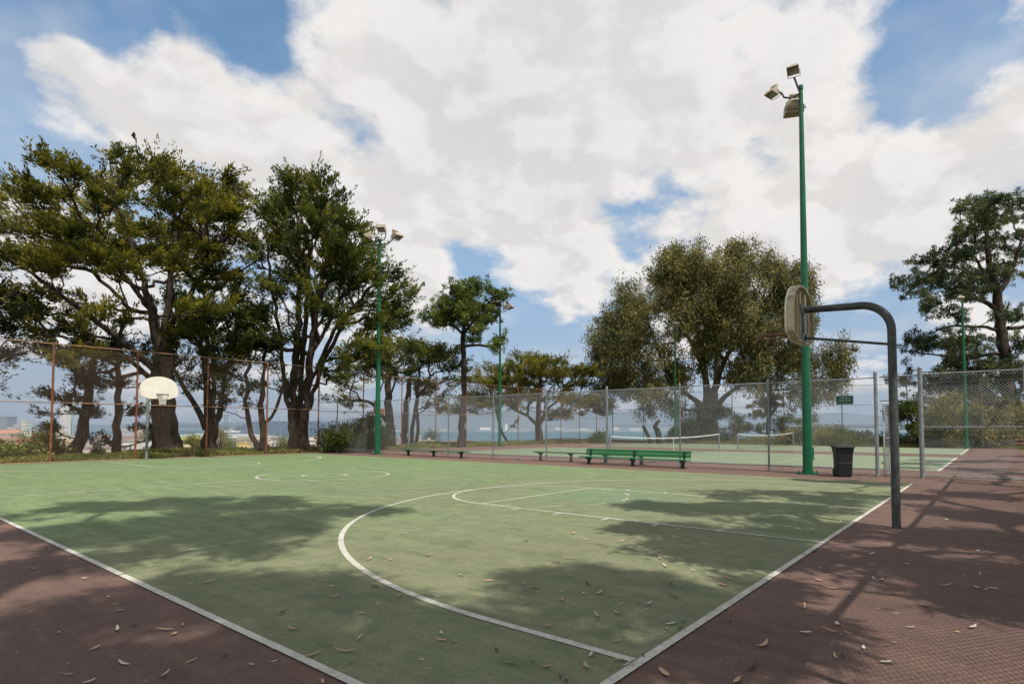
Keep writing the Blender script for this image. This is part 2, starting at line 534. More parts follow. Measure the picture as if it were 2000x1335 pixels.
    ccol = mixc(nt, grey, (8.9, 8.65, 8.45), (8.4, 8.3, 8.6))
    mul = nd(nt, 'ShaderNodeVectorMath', operation='SCALE')
    L.new(ccol, mul.inputs[0]); L.new(shade, mul.inputs['Scale'])
    hz = mrange(sx.outputs['Z'], -0.04, 0.40)
    scol = mixc(nt, 1.0, sky.outputs[0], mixc(nt, hz, (0.8, 0.9, 1.1), (1.62, 1.90, 1.85)), 'MULTIPLY')
    scol = mixc(nt, mrange(sx.outputs['Z'], -0.02, 0.50, 0.80, 0.0, False), scol, (4.3, 5.3, 7.0))
    thin = mrange(fbm(shift(P, (1.3, 7.7, 5.0)), 2.2, 4, 0.6, 0.0), 0.42, 0.75, 0.0, 0.45)
    a2 = math_('MAXIMUM', alpha, thin)
    low = mrange(sx.outputs['Z'], -0.01, 0.11, 0.0, 1.0)
    fin = mixc(nt, math_('MULTIPLY', a2, low), scol, mul.outputs[0])
    L.new(fin, bg.inputs['Color'])
    w.cycles.sampling_method = 'MANUAL'
    w.cycles.sample_map_resolution = 256
make_world()

sd = bpy.data.lights.new('sun', 'SUN')
sd.energy = 5.0
sd.angle = math.radians(0.53)
sd.color = (1.0, 0.95, 0.87)
so = link(bpy.data.objects.new('sun', sd))
dirv = Vector((SUN_TR[0] * math.cos(SUN_EL), SUN_TR[1] * math.cos(SUN_EL), -math.sin(SUN_EL)))
so.rotation_euler = dirv.to_track_quat('-Z', 'Y').to_euler()
so.location = (0, 0, 60)

# ------------------------------------------------------------------ terrain, water, hills
def smooth(x, a, b):
    t = np.clip((x - a) / (b - a), 0, 1)
    return t * t * (3 - 2 * t)

def terr_z(X, Y):
    X = np.asarray(X, float); Y = np.asarray(Y, float)
    dx = np.maximum(np.maximum(-26 - X, X - 50), 0)
    ye = 30.2 + 5.0 * smooth(X, -3.5, 1.5) + 1.5 * smooth(X, 12, 20)
    dy = np.maximum(np.maximum(-60 - Y, Y - ye), 0)
    s = np.hypot(dx, dy)
    z = -0.05 - 74 * smooth(s, 0, 620) - 0.15 * np.minimum(s, 18)
    bump = 0.10 * np.sin(X * 0.31 + 1.0) * np.sin(Y * 0.43) + 0.06 * np.sin(X * 0.9 + Y * .7)
    edge = smooth(np.maximum(X - 42, 0) + np.maximum(Y - 30, 0) + np.maximum(-3.5 - Y, 0) + np.maximum(-14 - X, 0), 0, 3)
    return z + np.maximum(bump, -0.02) * edge

def make_terrain():
    # rings around the park, out to the coast
    rad = [0, 8, 16, 22, 26, 30, 33, 36, 39, 42, 45, 48, 52, 56, 60, 66, 74, 84, 100, 120, 150, 190, 240, 300, 380, 480, 600, 760, 1000, 1400, 2000, 3000, 4200]
    n = 240
    cx, cy = 14.0, 13.0
    vs = [(cx, cy, float(terr_z(cx, cy)))]
    fs = []
    for i, r in enumerate(rad[1:]):
        for k in range(n):
            a = 2 * PI * k / n
            x, y = cx + r * math.sin(a), cy + r * math.cos(a)
            # coast: on the camera's right the bay starts early, on the left the city runs on
            az = math.degrees(math.atan2(x - CAM[0], y - CAM[1]))
            z = float(terr_z(x, y))
            if r >= 1400 and 24 < az < 150:
                z = -90.0
            if r >= 4200 :
                z = -76.0 if not (14 < az < 150) else -90
            vs.append((x, y, z))
    for k in range(n):
        fs.append((0, 1 + (k + 1) % n, 1 + k))
    for i in range(len(rad) - 2):
        a, b = 1 + i * n, 1 + (i + 1) * n
        for k in range(n):
            k2 = (k + 1) % n
            fs.append((a + k, a + k2, b + k2, b + k))
    mb = MB(); mb.add(vs, fs, True)
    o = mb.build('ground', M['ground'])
    tag(o, kind='structure', label='grassy hillside falling away from the courts to the city')
make_terrain()

def water_mat():
    m, nt, b = mat_base('bay_water')
    g = nd(nt, 'ShaderNodeNewGeometry')
    mp = nd(nt, 'ShaderNodeMapping'); mp.inputs['Scale'].default_value = (0.001, 0.001, 0.001)
    mp.inputs['Rotation'].default_value = (0, 0, YAW)
    nt.links.new(g.outputs['Position'], mp.inputs['Vector'])
    mp2 = nd(nt, 'ShaderNodeMapping'); mp2.inputs['Scale'].default_value = (0.35, 3.2, 1)
    nt.links.new(mp.outputs[0], mp2.inputs['Vector'])
    n = noise(nt, 1.6, 6, 0.7, mp2.outputs[0])
    nt.links.new(ramp(nt, n, [(0.35, (0.050, 0.115, 0.155)), (0.65, (0.085, 0.16, 0.20))]), b.inputs['Base Color'])
    b.inputs['Roughness'].default_value = 0.8
    b.inputs['Specular IOR Level'].default_value = 0.15
    return m
M['water'] = water_mat()
mb = MB(); mb.add([(-60000, -60000, -80), (60000, -60000, -80), (60000, 60000, -80), (-60000, 60000, -80)], [(0, 1, 2, 3)])
tag(mb.build('water', M['water']), kind='structure', label='hazy blue bay water below the hill')

def hills(name, dist, thick, prof, c1, c2, base=-82, label=None):
    """a ridge of land whose crest passes the given photo heights; solid, with a slope in front and behind"""
    us = np.linspace(prof[0][0], prof[-1][0], 120)
    vv = np.interp(us, [p[0] for p in prof], [p[1] for p in prof])
    rr = np.random.default_rng(int(dist))
    nz = np.convolve(rr.normal(0, 1, 140), np.ones(9) / 9, 'same')[:120] * (np.max(838 - vv)) * 0.10
    vv = vv - np.abs(nz)
    vs, fs = [], []
    rows = 7
    for i, (u, v) in enumerate(zip(us, vv)):
        top = at(u, v, dist)
        for j in range(rows):
            t = j / (rows - 1)
            dd = dist + (t - 0.5) * thick * 2
            p = at(u, v, dd)
            prof_h = math.sin(PI * t) ** 0.8
            z = base + (top[2] - base) * prof_h * (1 + 0.12 * math.sin(i * 0.9 + j * 2.1) * (1 - prof_h))
            vs.append((p[0], p[1], z))
    for i in range(len(us) - 1):
        for j in range(rows - 1):
            a = i * rows + j
            fs.append((a, a + rows, a + rows + 1, a + 1))
    m = simple(name + '_haze', c1, c2, 0.0016 * 12000 / dist, 1.0, spec=0.0)  # aerial haze is put into the fixed bluish ridge colours
    mb = MB(); mb.add(vs, fs, True)
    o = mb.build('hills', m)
    tag(o, kind='structure', label=label)
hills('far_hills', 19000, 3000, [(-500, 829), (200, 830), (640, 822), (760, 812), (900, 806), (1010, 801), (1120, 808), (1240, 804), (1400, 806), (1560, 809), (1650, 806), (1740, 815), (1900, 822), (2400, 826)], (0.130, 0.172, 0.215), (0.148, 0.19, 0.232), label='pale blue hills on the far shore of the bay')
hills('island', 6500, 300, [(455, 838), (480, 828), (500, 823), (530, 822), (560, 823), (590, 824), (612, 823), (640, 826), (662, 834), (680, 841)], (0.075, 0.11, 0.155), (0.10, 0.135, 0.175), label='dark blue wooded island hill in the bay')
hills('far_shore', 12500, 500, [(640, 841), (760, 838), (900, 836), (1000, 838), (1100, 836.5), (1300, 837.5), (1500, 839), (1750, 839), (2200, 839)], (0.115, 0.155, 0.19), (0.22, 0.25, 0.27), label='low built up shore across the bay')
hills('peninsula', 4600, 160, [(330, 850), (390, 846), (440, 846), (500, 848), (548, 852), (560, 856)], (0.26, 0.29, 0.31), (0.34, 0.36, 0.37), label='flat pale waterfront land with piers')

# ------------------------------------------------------------------ asphalt sheets and painted lines
def sheet(name, x0, x1, y0, y1, z, mat, label, sub=1):
    mb = MB()
    mb.add([(x0, y0, z), (x1, y0, z), (x1, y1, z), (x0, y1, z)], [(0, 1, 2, 3)])
    return tag(mb.build(name, mat), kind='structure', label=label)
sheet('asphalt', -16, 41.4, -2.95, 29.35, 0.0, M['court_red'], 'reddish brown painted asphalt around both courts')
WS, LL = 7.68, 28.0
sheet('court_surface', -WS, WS, 0, LL, 0.004, M['court_green'], 'worn green playing surface of the basketball court')
sheet('tennis_surface', 13.4, 24.4, -0.19, 23.6, 0.004, M['tennis_green'], 'green surface of the nearer tennis court')
sheet('tennis_surface', 28.4, 39.4, -0.19, 23.6, 0.004, M['tennis_green'], 'green surface of the farther tennis court')

def strip_lines(name, segs, z, mat, label):
    mb = MB()
    for s in segs:
        if s[0] == 'l':
            _, x0, y0, x1, y1, w = s
            d = np.array([x1 - x0, y1 - y0]); L_ = np.hypot(*d); d /= L_
            n = np.array([-d[1], d[0]]) * w / 2
            k = max(1, int(L_ / 3))
            for i in range(k):
                a = np.array([x0, y0]) + d * L_ * i / k; b = np.array([x0, y0]) + d * L_ * (i + 1) / k
                mb.add([(*(a - n), z), (*(b - n), z), (*(b + n), z), (*(a + n), z)], [(0, 1, 2, 3)])
        else:
            _, cx, cy, r, a0, a1, w = s
            k = max(8, int(abs(a1 - a0) * r / 0.12))
            for i in range(k):
                t0 = a0 + (a1 - a0) * i / k; t1 = a0 + (a1 - a0) * (i + 1) / k
                q = [(cx + (r - w / 2) * math.cos(t0), cy + (r - w / 2) * math.sin(t0), z), (cx + (r + w / 2) * math.cos(t0), cy + (r + w / 2) * math.sin(t0), z),
                     (cx + (r + w / 2) * math.cos(t1), cy + (r + w / 2) * math.sin(t1), z), (cx + (r - w / 2) * math.cos(t1), cy + (r - w / 2) * math.sin(t1), z)]
                mb.add(q, [(0, 1, 2, 3)])
    return tag(mb.build(name, mat), kind='structure', label=label)

W5 = 0.056
R3, YB = 6.46, 1.22
segs = [('l', -WS, -0.03, -WS, LL, 0.058), ('l', -WS + 0.04, 0, WS + .03, 0, 0.062)]
faint = [('l', WS, 0.05, WS, LL, 0.05), ('l', -WS + .05, LL, WS, LL, 0.05)]
def end_markings(flip):
    f = (lambda y: LL - y) if flip else (lambda y: y)
    out = []
    for x in (-1.83, 1.83):
        out.append(('l', x, f(0.04), x, f(5.79 + 0.025), W5))
    out.append(('l', -1.80, f(5.79), 1.80, f(5.79), W5))
    a0, a1 = (PI, 2 * PI) if flip else (0, PI)
    out.append(('a', 0, f(5.79 + .02), 1.83, a0, a1, W5))
    if not flip:
        for k in range(6):      # dashed inner half circle
            t0 = PI + PI * (k + 0.2) / 6
            out.append(('a', 0, 5.79, 1.80, t0, t0 + PI * 0.45 / 6, 0.04))
    for s in (-1, 1):
        out.append(('l', s * R3, f(0.04), s * R3, f(YB), W5 + .01))
        for k, y in enumerate((2.2, 3.05, 3.95, 4.85)):
            out.append(('l', s * (1.83 + .02), f(y), s * (1.83 + 0.24), f(y), 0.05))
    b0, b1 = (PI, 2 * PI) if flip else (0, PI)
    out.append(('a', 0, f(YB), R3, b0, b1, W5 + .012))
    return out
segs += end_markings(False) + end_markings(True)
mid = LL / 2
segs += [('l', -WS + .05, mid, -5.05, mid, W5), ('l', -4.8, mid, -0.64, mid, W5), ('l', 0.64, mid, WS - .03, mid, W5 * .8),
         ('a', 0, mid, 1.83, 0, 2 * PI, W5), ('a', 0, mid, 0.61, 0, 2 * PI, W5), ('l', -0.3, mid, 0.12, mid + .08, 0.03)]
strip_lines('court_lines', segs, 0.009, M['line'], 'worn white painted lines of the basketball court')
strip_lines('faded_court_lines', faint, 0.008, M['line_faint'], 'faded thin boundary lines of the basketball court')
tl = []
for cxn in (18.9, 33.9):
    yc = 11.7
    for s in (-1, 1):
        tl += [('l', cxn + s * 5.485, yc - 11.885, cxn + s * 5.485, yc + 11.885, 0.06), ('l', cxn + s * 4.115, yc - 11.885, cxn + s * 4.115, yc + 11.885, 0.06),
               ('l', cxn - 5.485, yc + s * 11.885, cxn + 5.485, yc + s * 11.885, 0.1), ('l', cxn - 4.115, yc + s * 6.4, cxn + 4.115, yc + s * 6.4, 0.06)]
    tl.append(('l', cxn, yc - 6.4, cxn, yc + 6.4, 0.06))
strip_lines('tennis_lines', tl, 0.009, M['line'], 'white painted lines of the two tennis courts')

# ------------------------------------------------------------------ chain link fences
def diamond_wires(p0, p1, z0, z1, pitch, w, off=0.0):
    """chain link fabric between two ground points: two crossing families of thin wires"""
    p0 = np.array(p0, float); p1 = np.array(p1, float)
    L_ = np.hypot(*(p1 - p0)); d = (p1 - p0) / L_; nrm = np.array([-d[1], d[0]])
    H = z1 - z0
    V, Fc = [], []
    def put(a, b, o):
        A = np.array([*(p0 + d * a[0] + nrm * o), z0 + a[1]]); B = np.array([*(p0 + d * b[0] + nrm * o), z0 + b[1]])
        t = B - A; t /= np.linalg.norm(t)
        n3 = np.array([nrm[0], nrm[1], 0]); e = np.cross(t, n3)
        k = len(V)
        for q in (A, B):
            V.extend([q + e * w / 2, q - e * w / 4 + n3 * w * .45, q - e * w / 4 - n3 * w * .45])
        for i in range(3):
            j = (i + 1) % 3
            Fc.append((k + i, k + j, k + 3 + j, k + 3 + i))
    n = int((L_ + H) / pitch)
    for i in range(n + 1):
        s = -H + i * pitch
        a, b = max(s, 0), min(s + H, L_)
        if b - a > 0.01:
            put((a, a - s), (b, b - s), off + w * 0.6)
            put((a, H - (a - s)), (b, H - (b - s)), off - w * 0.6)
    return V, Fc

def fence(name, label, cat, path, H, posts, mats, post_r=0.03, pitch=0.084, wire=0.005, rails=(1.0,), gaps=(), top_over=0.0, group=None, caps=True):
    """path: list of ground points; posts: list of (point, radius, height)"""
    root = empty(name, (path[0][0], path[0][1], 0))
    tag(root, label, cat, group)
    inv = Matrix.Translation((-path[0][0], -path[0][1], 0))
    def loc(p): return (p[0] - path[0][0], p[1] - path[0][1], p[2])
    for (p, r, h) in posts:
        mb = MB().tube([loc((p[0], p[1], -0.05)), loc((p[0], p[1], h))], r, 8)
        if caps: mb.tube([loc((p[0], p[1], h)), loc((p[0], p[1], h + 0.035)), loc((p[0], p[1], h + 0.06))], [r * 1.15, r * 1.1, r * 0.3], 8)
        mb.build('post', mats[0], root)
    for fr in rails:
        zz = H * fr if fr <= 1 else fr
        for a, b in zip(path[:-1], path[1:]):
            MB().tube([loc((a[0], a[1], zz)), loc((b[0], b[1], zz))], post_r * 0.62, 6).build('rail', mats[1], root)
    V, Fc = [], []
    for a, b in zip(path[:-1], path[1:]):
        a2 = np.array(a, float) - np.array(path[0]); b2 = np.array(b, float) - np.array(path[0])
        v, f = diamond_wires(a2, b2, 0.04, H - 0.01, pitch, wire, off=post_r + 0.008)
        k = len(V); V += v; Fc += [tuple(i + k for i in ff) for ff in f]
    np_mesh('wire_mesh', np.array(V), np.array(Fc), mats[2], root)
    return root

FX = 9.8
SILVER = (M['galv'], M['galv'], M['galv_wire'])
ys = [1.05, 4.12, 7.2, 10.25, 13.25, 16.3, 19.27, 22.3, 25.15]
pts = [((FX, y), 0.032 if i else 0.050, 2.95 if i else 3.02) for i, y in enumerate(ys)]
pts += [((9.25, 27.95), 0.032, 2.9)]
pts[3] = ((FX, 10.25), 0.045, 2.98)
fence('chain_link_fence', 'silver galvanised chain link fence between the basketball and tennis courts', 'fence', [(FX, 1.05), (FX, 25.15), (9.25, 27.95), (8.75, 28.95)], 2.88, pts, SILVER, 0.032, rails=(1.0, 0.07))
fence('chain_link_fence', 'short silver chain link panel with a middle rail, right of the gateway', 'fence', [(FX, -0.05), (FX, -2.35)], 2.95,
      [((FX, -0.05), 0.06, 3.08), ((FX, -2.35), 0.045, 3.02)], SILVER, 0.032, rails=(0.99, 0.487, 0.03))
# rail half way on the panel next to the gateway
o = MB().tube([(FX, 1.1, 1.44), (FX, 4.1, 1.44)], 0.019, 6).build('middle_rail', M['galv'])
par = [x for x in bpy.data.objects if x.get('label', '').startswith('silver galvanised chain')][0]
o.parent = par; o.location = (-FX, -1.05, 0)
# side fence just right of the camera
sp = [((x, -2.35), 0.035, 3.0) for x in np.arange(-15.44, 9.0, 3.0)]
fence('chain_link_fence', 'side chain link fence behind the near basketball hoop', 'fence', [(-15.44, -2.35), (9.7, -2.35)], 2.95, sp, SILVER, 0.06, wire=0.006, rails=(1.0, 0.03))
# gateway: top rail, mesh above the opening and the leaf that stands open
gt = empty('gate', (FX, 1.0, 0)); tag(gt, 'open chain link gate with its leaf swung into the tennis court', 'gate')
MB().tube([(0, -0.05, 2.9), (0, -1.0, 2.9)], 0.024, 8).build('top_rail', M['galv'], gt)
MB().tube([(0, -0.05, 2.2), (0, -1.0, 2.2)], 0.02, 8).build('lintel', M['galv'], gt)
v, f = diamond_wires((0, -0.05), (0, -1.0), 2.2, 2.9, 0.071, 0.004)
np_mesh('transom_mesh', np.array(v), np.array(f), M['galv_wire'], gt)
lf = MB()
gx0, gx1 = 0.10, 1.05
lf.tube([(gx0, -.12, 0.06), (gx0, -.12, 2.1), (gx1, -.14, 2.1), (gx1, -.14, 0.06), (gx0, -.12, 0.06)], 0.024, 8)
lf.tube([(gx0, -.12, 1.1), (gx1, -.14, 1.1)], 0.018, 8)
lfo = lf.build('gate_leaf', M['galv'], gt)
v, f = diamond_wires((gx0, -.12), (gx1, -.14), 0.08, 2.08, 0.071, 0.004)
np_mesh('leaf_mesh', np.array(v), np.array(f), M['galv_wire'], lfo)
MB().box((0.98, -.19, 1.05), (0.06, 0.04, 0.12)).tube([(1.0, -.14, .9), (1.0, -.2, .95), (1.0, -.2, 1.1)], .012, 6).build('latch', M['galv'], lfo)
for zz in (0.4, 1.2, 1.9):
    MB().box((0.05, -0.08, zz), (0.12, 0.05, 0.05)).build('hinge', M['galv'], gt)

# tall rusty fences round the far end
RUSTY = (M['rust'], M['rust_pale'], M['rust_wire'])
FY = 29.0
xs = [8.7 - 3.0 * k for k in range(10)][::-1]
fence('tall_fence', 'tall rusty chain link fence behind the far basketball hoop', 'fence', [(-18.3, FY), (8.7, FY)], 4.9, [((x, FY), 0.042, 4.95) for x in xs], RUSTY, 0.036, 0.084, 0.0062, rails=(1.0, 0.5), caps=False)
xs2 = [11.7 + 2.95 * k for k in range(10)] + [41.3]
fence('tall_fence', 'tall rusty chain link fence along the left end of the tennis courts', 'fence', [(8.7, FY), (41.3, FY)], 4.75, [((x, FY), 0.036, 4.8) for x in xs2], RUSTY, 0.03, 0.10, 0.0045, rails=(1.0, 0.5), caps=False)
M['far_post'] = simple('brown_far_post', (0.13, 0.08, 0.07), (0.08, 0.05, 0.05), 6, 0.8)
M['far_wire'] = simple('dull_far_wire', (0.16, 0.16, 0.15), (0.12, 0.12, 0.12), 6, 0.8)
ys3 = [25.5 - 4.4 * k for k in range(8)]
fence('tall_fence', 'tall thin chain link fence at the far side of the tennis courts facing the bay', 'fence', [(41.3, FY), (41.3, -6)], 4.75, [((41.3, y), 0.038, 4.8) for y in ys3], (M['far_post'], M['far_post'], M['far_wire']), 0.03, 0.12, 0.0045, rails=(1.0, 0.68, 0.35), caps=False)

# ------------------------------------------------------------------ basketball hoops
def fan_outline(w, h, n=22):
    pts_ = [(-w / 2 * 0.55, -0.0), (w / 2 * 0.55, 0.0), (w / 2 * .97, h * 0.13), (w / 2, h * 0.20), (w / 2, h * 0.42)]
    for i in range(1, n):
        a = PI * i / n
        pts_.append((w / 2 * math.cos(a), h * 0.42 + h * 0.58 * math.sin(a) ** 0.9))
    pts_ += [(-w / 2, h * 0.42), (-w / 2, h * 0.20), (-w / 2 * .97, h * 0.13)]
    return pts_

def hoop(loc, face, label, pole_mat, board_y, net, top=3.2, bw=1.47, bh=0.98, bz=2.68):
    """face: +1 the board looks towards +Y, -1 towards -Y; local frame: +y = into the court"""
    root = empty('basketball_hoop', loc, 0 if face > 0 else PI)
    tag(root, label, 'basketball hoop', 'hoops at the two ends of the basketball court')
    by = board_y
    r = 0.4
    path = [(0, 0, -0.02), (0, 0, top - r - 0.2)]
    for k in range(1, 10):
        a = PI / 2 * k / 9 * 1.0
        path.append((0, r - r * math.cos(a), top - r + r * math.sin(a) - 0.0))
    path[1] = (0, 0, top - r)
    path.append((0, by - 0.10, top + 0.03))
    rad = [0.057] * (len(path) - 1) + [0.048]
    MB().tube(path, rad, 16).build('pole', pole_mat, root)
    MB().tube([(0, 0.03, 2.60), (0, by - 0.10, 2.80)], 0.02, 8).build('brace', pole_mat, root)
    out = fan_outline(bw, bh)
    fn = lambda a, b, c: (a, by + c, bz + b)
    bd = MB().prism(out, -0.012, 0.012, fn).build('backboard', M['board_white'], root)
    # rolled steel edge standing behind the face
    n = len(out)
    ed = MB()
    vs, fs = [], []
    for (a, b) in out:
        for (k, c) in ((1.0, -0.013), (1.0, -0.11), (0.93, -0.11), (0.93, -0.02)):
            vs.append(fn(a * k, bh * .45 + (b - bh * .45) * k, c))
    for i in range(n):
        j = (i + 1) % n
        for q in range(4):
            q2 = (q + 1) % 4
            fs.append((i * 4 + q, j * 4 + q, j * 4 + q2, i * 4 + q2))
    ed.add(vs, fs).build('rolled_edge', M['board_back'] if face > 0 else M['board_white'], bd)
    back = MB().prism([(a * .94, bh * .45 + (b - bh * .45) * .94) for a, b in out], -0.022, -0.014, fn).build('back_panel', M['board_back'], bd)
    for x in (-0.34 * bw, -0.2 * bw, 0.2 * bw, 0.34 * bw):
        MB().box((x, by - 0.05, bz + 0.45 * bh), (0.06, 0.05, (0.74 if abs(x) < .3 * bw else 0.56) * bh)).build('stiffener', M['board_back'], bd)
    for x in (-.14, .14):
        MB().box((x, by - .055, bz + .46 * bh), (0.075, .075, .84 * bh)).build('channel', M['board_back'], bd)
    mp = MB().box((0, by - .105, top - .2), (0.10, .03, .62))
    mp.box((0, by - .10, top + 0.03), (0.34, 0.03, 0.14)).box((0, by - .10, 2.80), (0.3, 0.04, 0.1))
    mp.build('mounting_plate', M['hoop_grey'], root)
    rz, rr, ry = 2.86, 0.228, by + 0.17 + 0.228
    rim = MB()
    cir = [(rr * math.cos(2 * PI * k / 28), ry + rr * math.sin(2 * PI * k / 28), rz) for k in range(29)]
    rim.tube(cir, 0.014, 8, caps=False)
    rim.box((0, by + 0.035, rz - 0.06), (0.16, 0.04, 0.15))
    rim.tube([(-.09, by + 0.04, rz), (-.12, ry - rr * .8, rz)], .011, 6).tube([(.09, by + 0.04, rz), (.12, ry - rr * .8, rz)], .011, 6)
    rim.tube([(0, by + 0.04, rz - .12), (0, ry - rr, rz - .01)], .010, 6)
    for k in range(12):
        a = 2 * PI * k / 12
        rim.tube([(rr * math.cos(a), ry + rr * math.sin(a), rz - .012), (rr * 1.0 * math.cos(a + .12), ry + rr * math.sin(a + .12), rz - .032), (rr * math.cos(a + .24), ry + rr * math.sin(a + .24), rz - .012)], .004, 5, caps=False)
    rm = rim.build('rim', M['rim'], root)
    if net:
        nb = MB()
        N_ = 12
        lv = [(0, 1.0), (-.09, .86), (-.18, .70), (-.27, .58), (-.36, .52), (-.43, .55)]
        for k in range(N_):
            for s in (-1, 1):
                p_ = []
                for i, (dz, kk) in enumerate(lv):
                    a = 2 * PI * (k + s * i * 0.5) / N_
                    p_.append((rr * kk * math.cos(a), ry + rr * kk * math.sin(a), rz - .015 + dz))
                nb.tube(p_, 0.0065, 5, caps=False)
        nb.build('net', M['net'], root)
    return root
hoop((-0.05, -0.57, 0), 1, 'near basketball hoop seen from behind on a dark gooseneck pole on the red asphalt', M['dark_pole'], 1.27, False, 3.2, 1.26, .89, 2.72)
hoop((0.0, LL + 0.55, 0), -1, 'far hoop with cream fan board and white net in front of the tall fence', M['hoop_grey'], 1.35, True)

# ------------------------------------------------------------------ floodlight poles
def flood_head(parent, pos, yaw, tilt, s=1.0, roll=0.0):
    s *= .9
    rot = Matrix.Rotation(yaw, 3, 'Z') @ Matrix.Rotation(tilt, 3, 'X') @ Matrix.Rotation(roll, 3, 'Y')
    p = Vector(pos)
    def tr(vs): return [rot @ (Vector(v) * s) + p for v in vs]
    # lamp looks along local -y ; housing tapers backwards
    hb = MB()
    A = [(-.27, -.10, -.22), (.27, -.10, -.22), (.27, -.10, .22), (-.27, -.10, .22)]
    B = [(-.24, .10, -.19), (.24, .10, -.19), (.24, .10, .19), (-.24, .10, .19)]
    D_ = [(-.13, .24, -.12), (.13, .24, -.12), (.13, .24, .12), (-.13, .24, .12)]
    hb.add(tr(A + B + D_), [(3, 2, 1, 0), (0, 1, 5, 4), (1, 2, 6, 5), (2, 3, 7, 6), (3, 0, 4, 7), (4, 5, 9, 8), (5, 6, 10, 9), (6, 7, 11, 10), (7, 4, 8, 11), (8, 9, 10, 11)])
    hb.add(tr([(-.15, .16, .10), (.15, .16, .10), (.15, .34, .10), (-.15, .34, .10), (-.15, .16, .27), (.15, .16, .27), (.15, .34, .27), (-.15, .34, .27)]),
           [(0, 1, 2, 3), (4, 7, 6, 5), (0, 4, 5, 1), (1, 5, 6, 2), (2, 6, 7, 3), (3, 7, 4, 0)])
    h = hb.build('floodlight', M['lamp_tan'], parent)
    vb = MB()
    vb.add(tr([(-.28, -.11, .225), (.28, -.11, .225), (.28, -.36, .17), (-.28, -.36, .17), (-.28, -.11, .24), (.28, -.11, .24), (.28, -.36, .185), (-.28, -.36, .185)]),
           [(0, 1, 2, 3), (4, 7, 6, 5), (0, 4, 5, 1), (1, 5, 6, 2), (2, 6, 7, 3), (3, 7, 4, 0)])
    vb.add(tr([(-.275, -.11, .22), (-.275, -.35, .17), (-.275, -.11, -.18), (-.262, -.11, .22), (-.262, -.35, .17), (-.262, -.11, -.18)]), [(0, 1, 2), (3, 5, 4), (0, 3, 4, 1), (1, 4, 5, 2), (2, 5, 3, 0)])
    vb.add(tr([(.275, -.11, .22), (.275, -.35, .17), (.275, -.11, -.18), (.262, -.11, .22), (.262, -.35, .17), (.262, -.11, -.18)]), [(0, 1, 2), (3, 5, 4), (0, 3, 4, 1), (1, 4, 5, 2), (2, 5, 3, 0)])
    vb.build('visor', M['lamp_tan'], h)
    MB().add(tr([(-.24, -.104, -.19), (.24, -.104, -.19), (.24, -.104, .19), (-.24, -.104, .19)]), [(0, 1, 2, 3)]).build('lens', M['lamp_glass'], h)
    MB().tube(tr([(-.29, .02, 0), (-.29, .02, -.30), (0, .02, -.32), (.29, .02, -.30), (.29, .02, 0)]), .016 * s, 6).build('yoke', M['lamp_dark'], h)
    return h

def light_pole(base, H, r0, r1, heads, label):
    root = empty('floodlight_pole', base)
    tag(root, label, 'light pole', 'green floodlight poles around the courts')
    MB().tube([(0, 0, -.02), (0, 0, H * .5), (0, 0, H)], [r0, (r0 + r1) / 2, r1], 20).tube([(0, 0, H), (0, 0, H + .12)], r1 * 1.25, 12).build('pole', M['green_paint'], root)
    mb = MB().box((0, 0, 0.02), (r0 * 3.6, r0 * 3.6, 0.05))
    for sx in (-1, 1):
        for sy in (-1, 1):
            mb.tube([(sx * r0 * 1.4, sy * r0 * 1.4, .03), (sx * r0 * 1.4, sy * r0 * 1.4, .10)], .02, 6)
    mb.build('base_plate', M['green_paint'], root)
    if r0 > .13:
        MB().box((r0 * .78, -r0 * .62, .62), (.05, .16, .4), Matrix.Rotation(-.65, 3, 'Z'), bev=.01).build('hand_hole_cover', M['green_paint'], root)
    for (pos, yaw, tilt, s, arm) in heads:
        MB().tube(arm, .03, 8).build('arm', M['lamp_dark'], root)
        flood_head(root, pos, yaw, tilt, s)
    return root
def camoff(r, f, z):     # right / forward / up in metres, seen from the photographer
    v = RT * r + FH * f
    return (float(v[0]), float(v[1]), z)
H1 = 12.05
ang = -YAW    # local -y of a head looks at the photographer's side when yaw = ang
pole1 = gnd(1578, 925)
light_pole((pole1[0], pole1[1], 0), H1, .145, .06, [
    (camoff(-.22, 0.0, H1 + .62), ang - .55, math.radians(28), .70, [camoff(-.03, 0, H1 - .08), camoff(-.10, 0, H1 + .10), camoff(-.15, 0, H1 + .25), camoff(-.2, 0, H1 + .38)]),
    (camoff(-.82, .10, H1 - .04), ang - 1.15, math.radians(42), .68, [camoff(0, 0, H1 - .10), camoff(-.30, .03, H1 - .26), camoff(-.50, .06, H1 - .22), camoff(-.58, .08, H1 - .06), camoff(-.68, .1, H1 - .02)]),
    (camoff(-.02, .42, H1 - .32), ang + 2.9, math.radians(48), 1.12, [camoff(0, 0, H1 - .2), camoff(.02, .2, H1 - .3), camoff(.02, .38, H1 - .3)]),
], 'tall green floodlight pole with three lamps beside the gateway and the black bin')
p2 = at(737, 884, 31.0)
H2 = 11.5
light_pole((p2[0], p2[1], 0), H2, .15, .065, [
    (camoff(.16, -.2, H2 + .62), ang - .1, math.radians(25), .85, [camoff(0, 0, H2), camoff(.28, -.1, H2 + .1), camoff(.38, -.2, H2 + .3), camoff(.3, -.2, H2 + .5)]),
    (camoff(.85, 0.1, H2 + .35), ang + .9, math.radians(35), 1.0, [camoff(0, 0, H2 - .1), camoff(.4, .05, H2 - .15), camoff(.55, .1, H2 + .05), camoff(.7, .1, H2 + .2)]),
    (camoff(-.72, 0.3, H2 + .40), ang - 1.2, math.radians(30), .8, [camoff(0, 0, H2 - .1), camoff(-.35, .2, H2 - .15), camoff(-.5, .3, H2 + .2)]),
], 'green floodlight pole with three lamps at the far corner of the basketball court')
p3 = at(976, 866, 44.0); H3 = 10.4
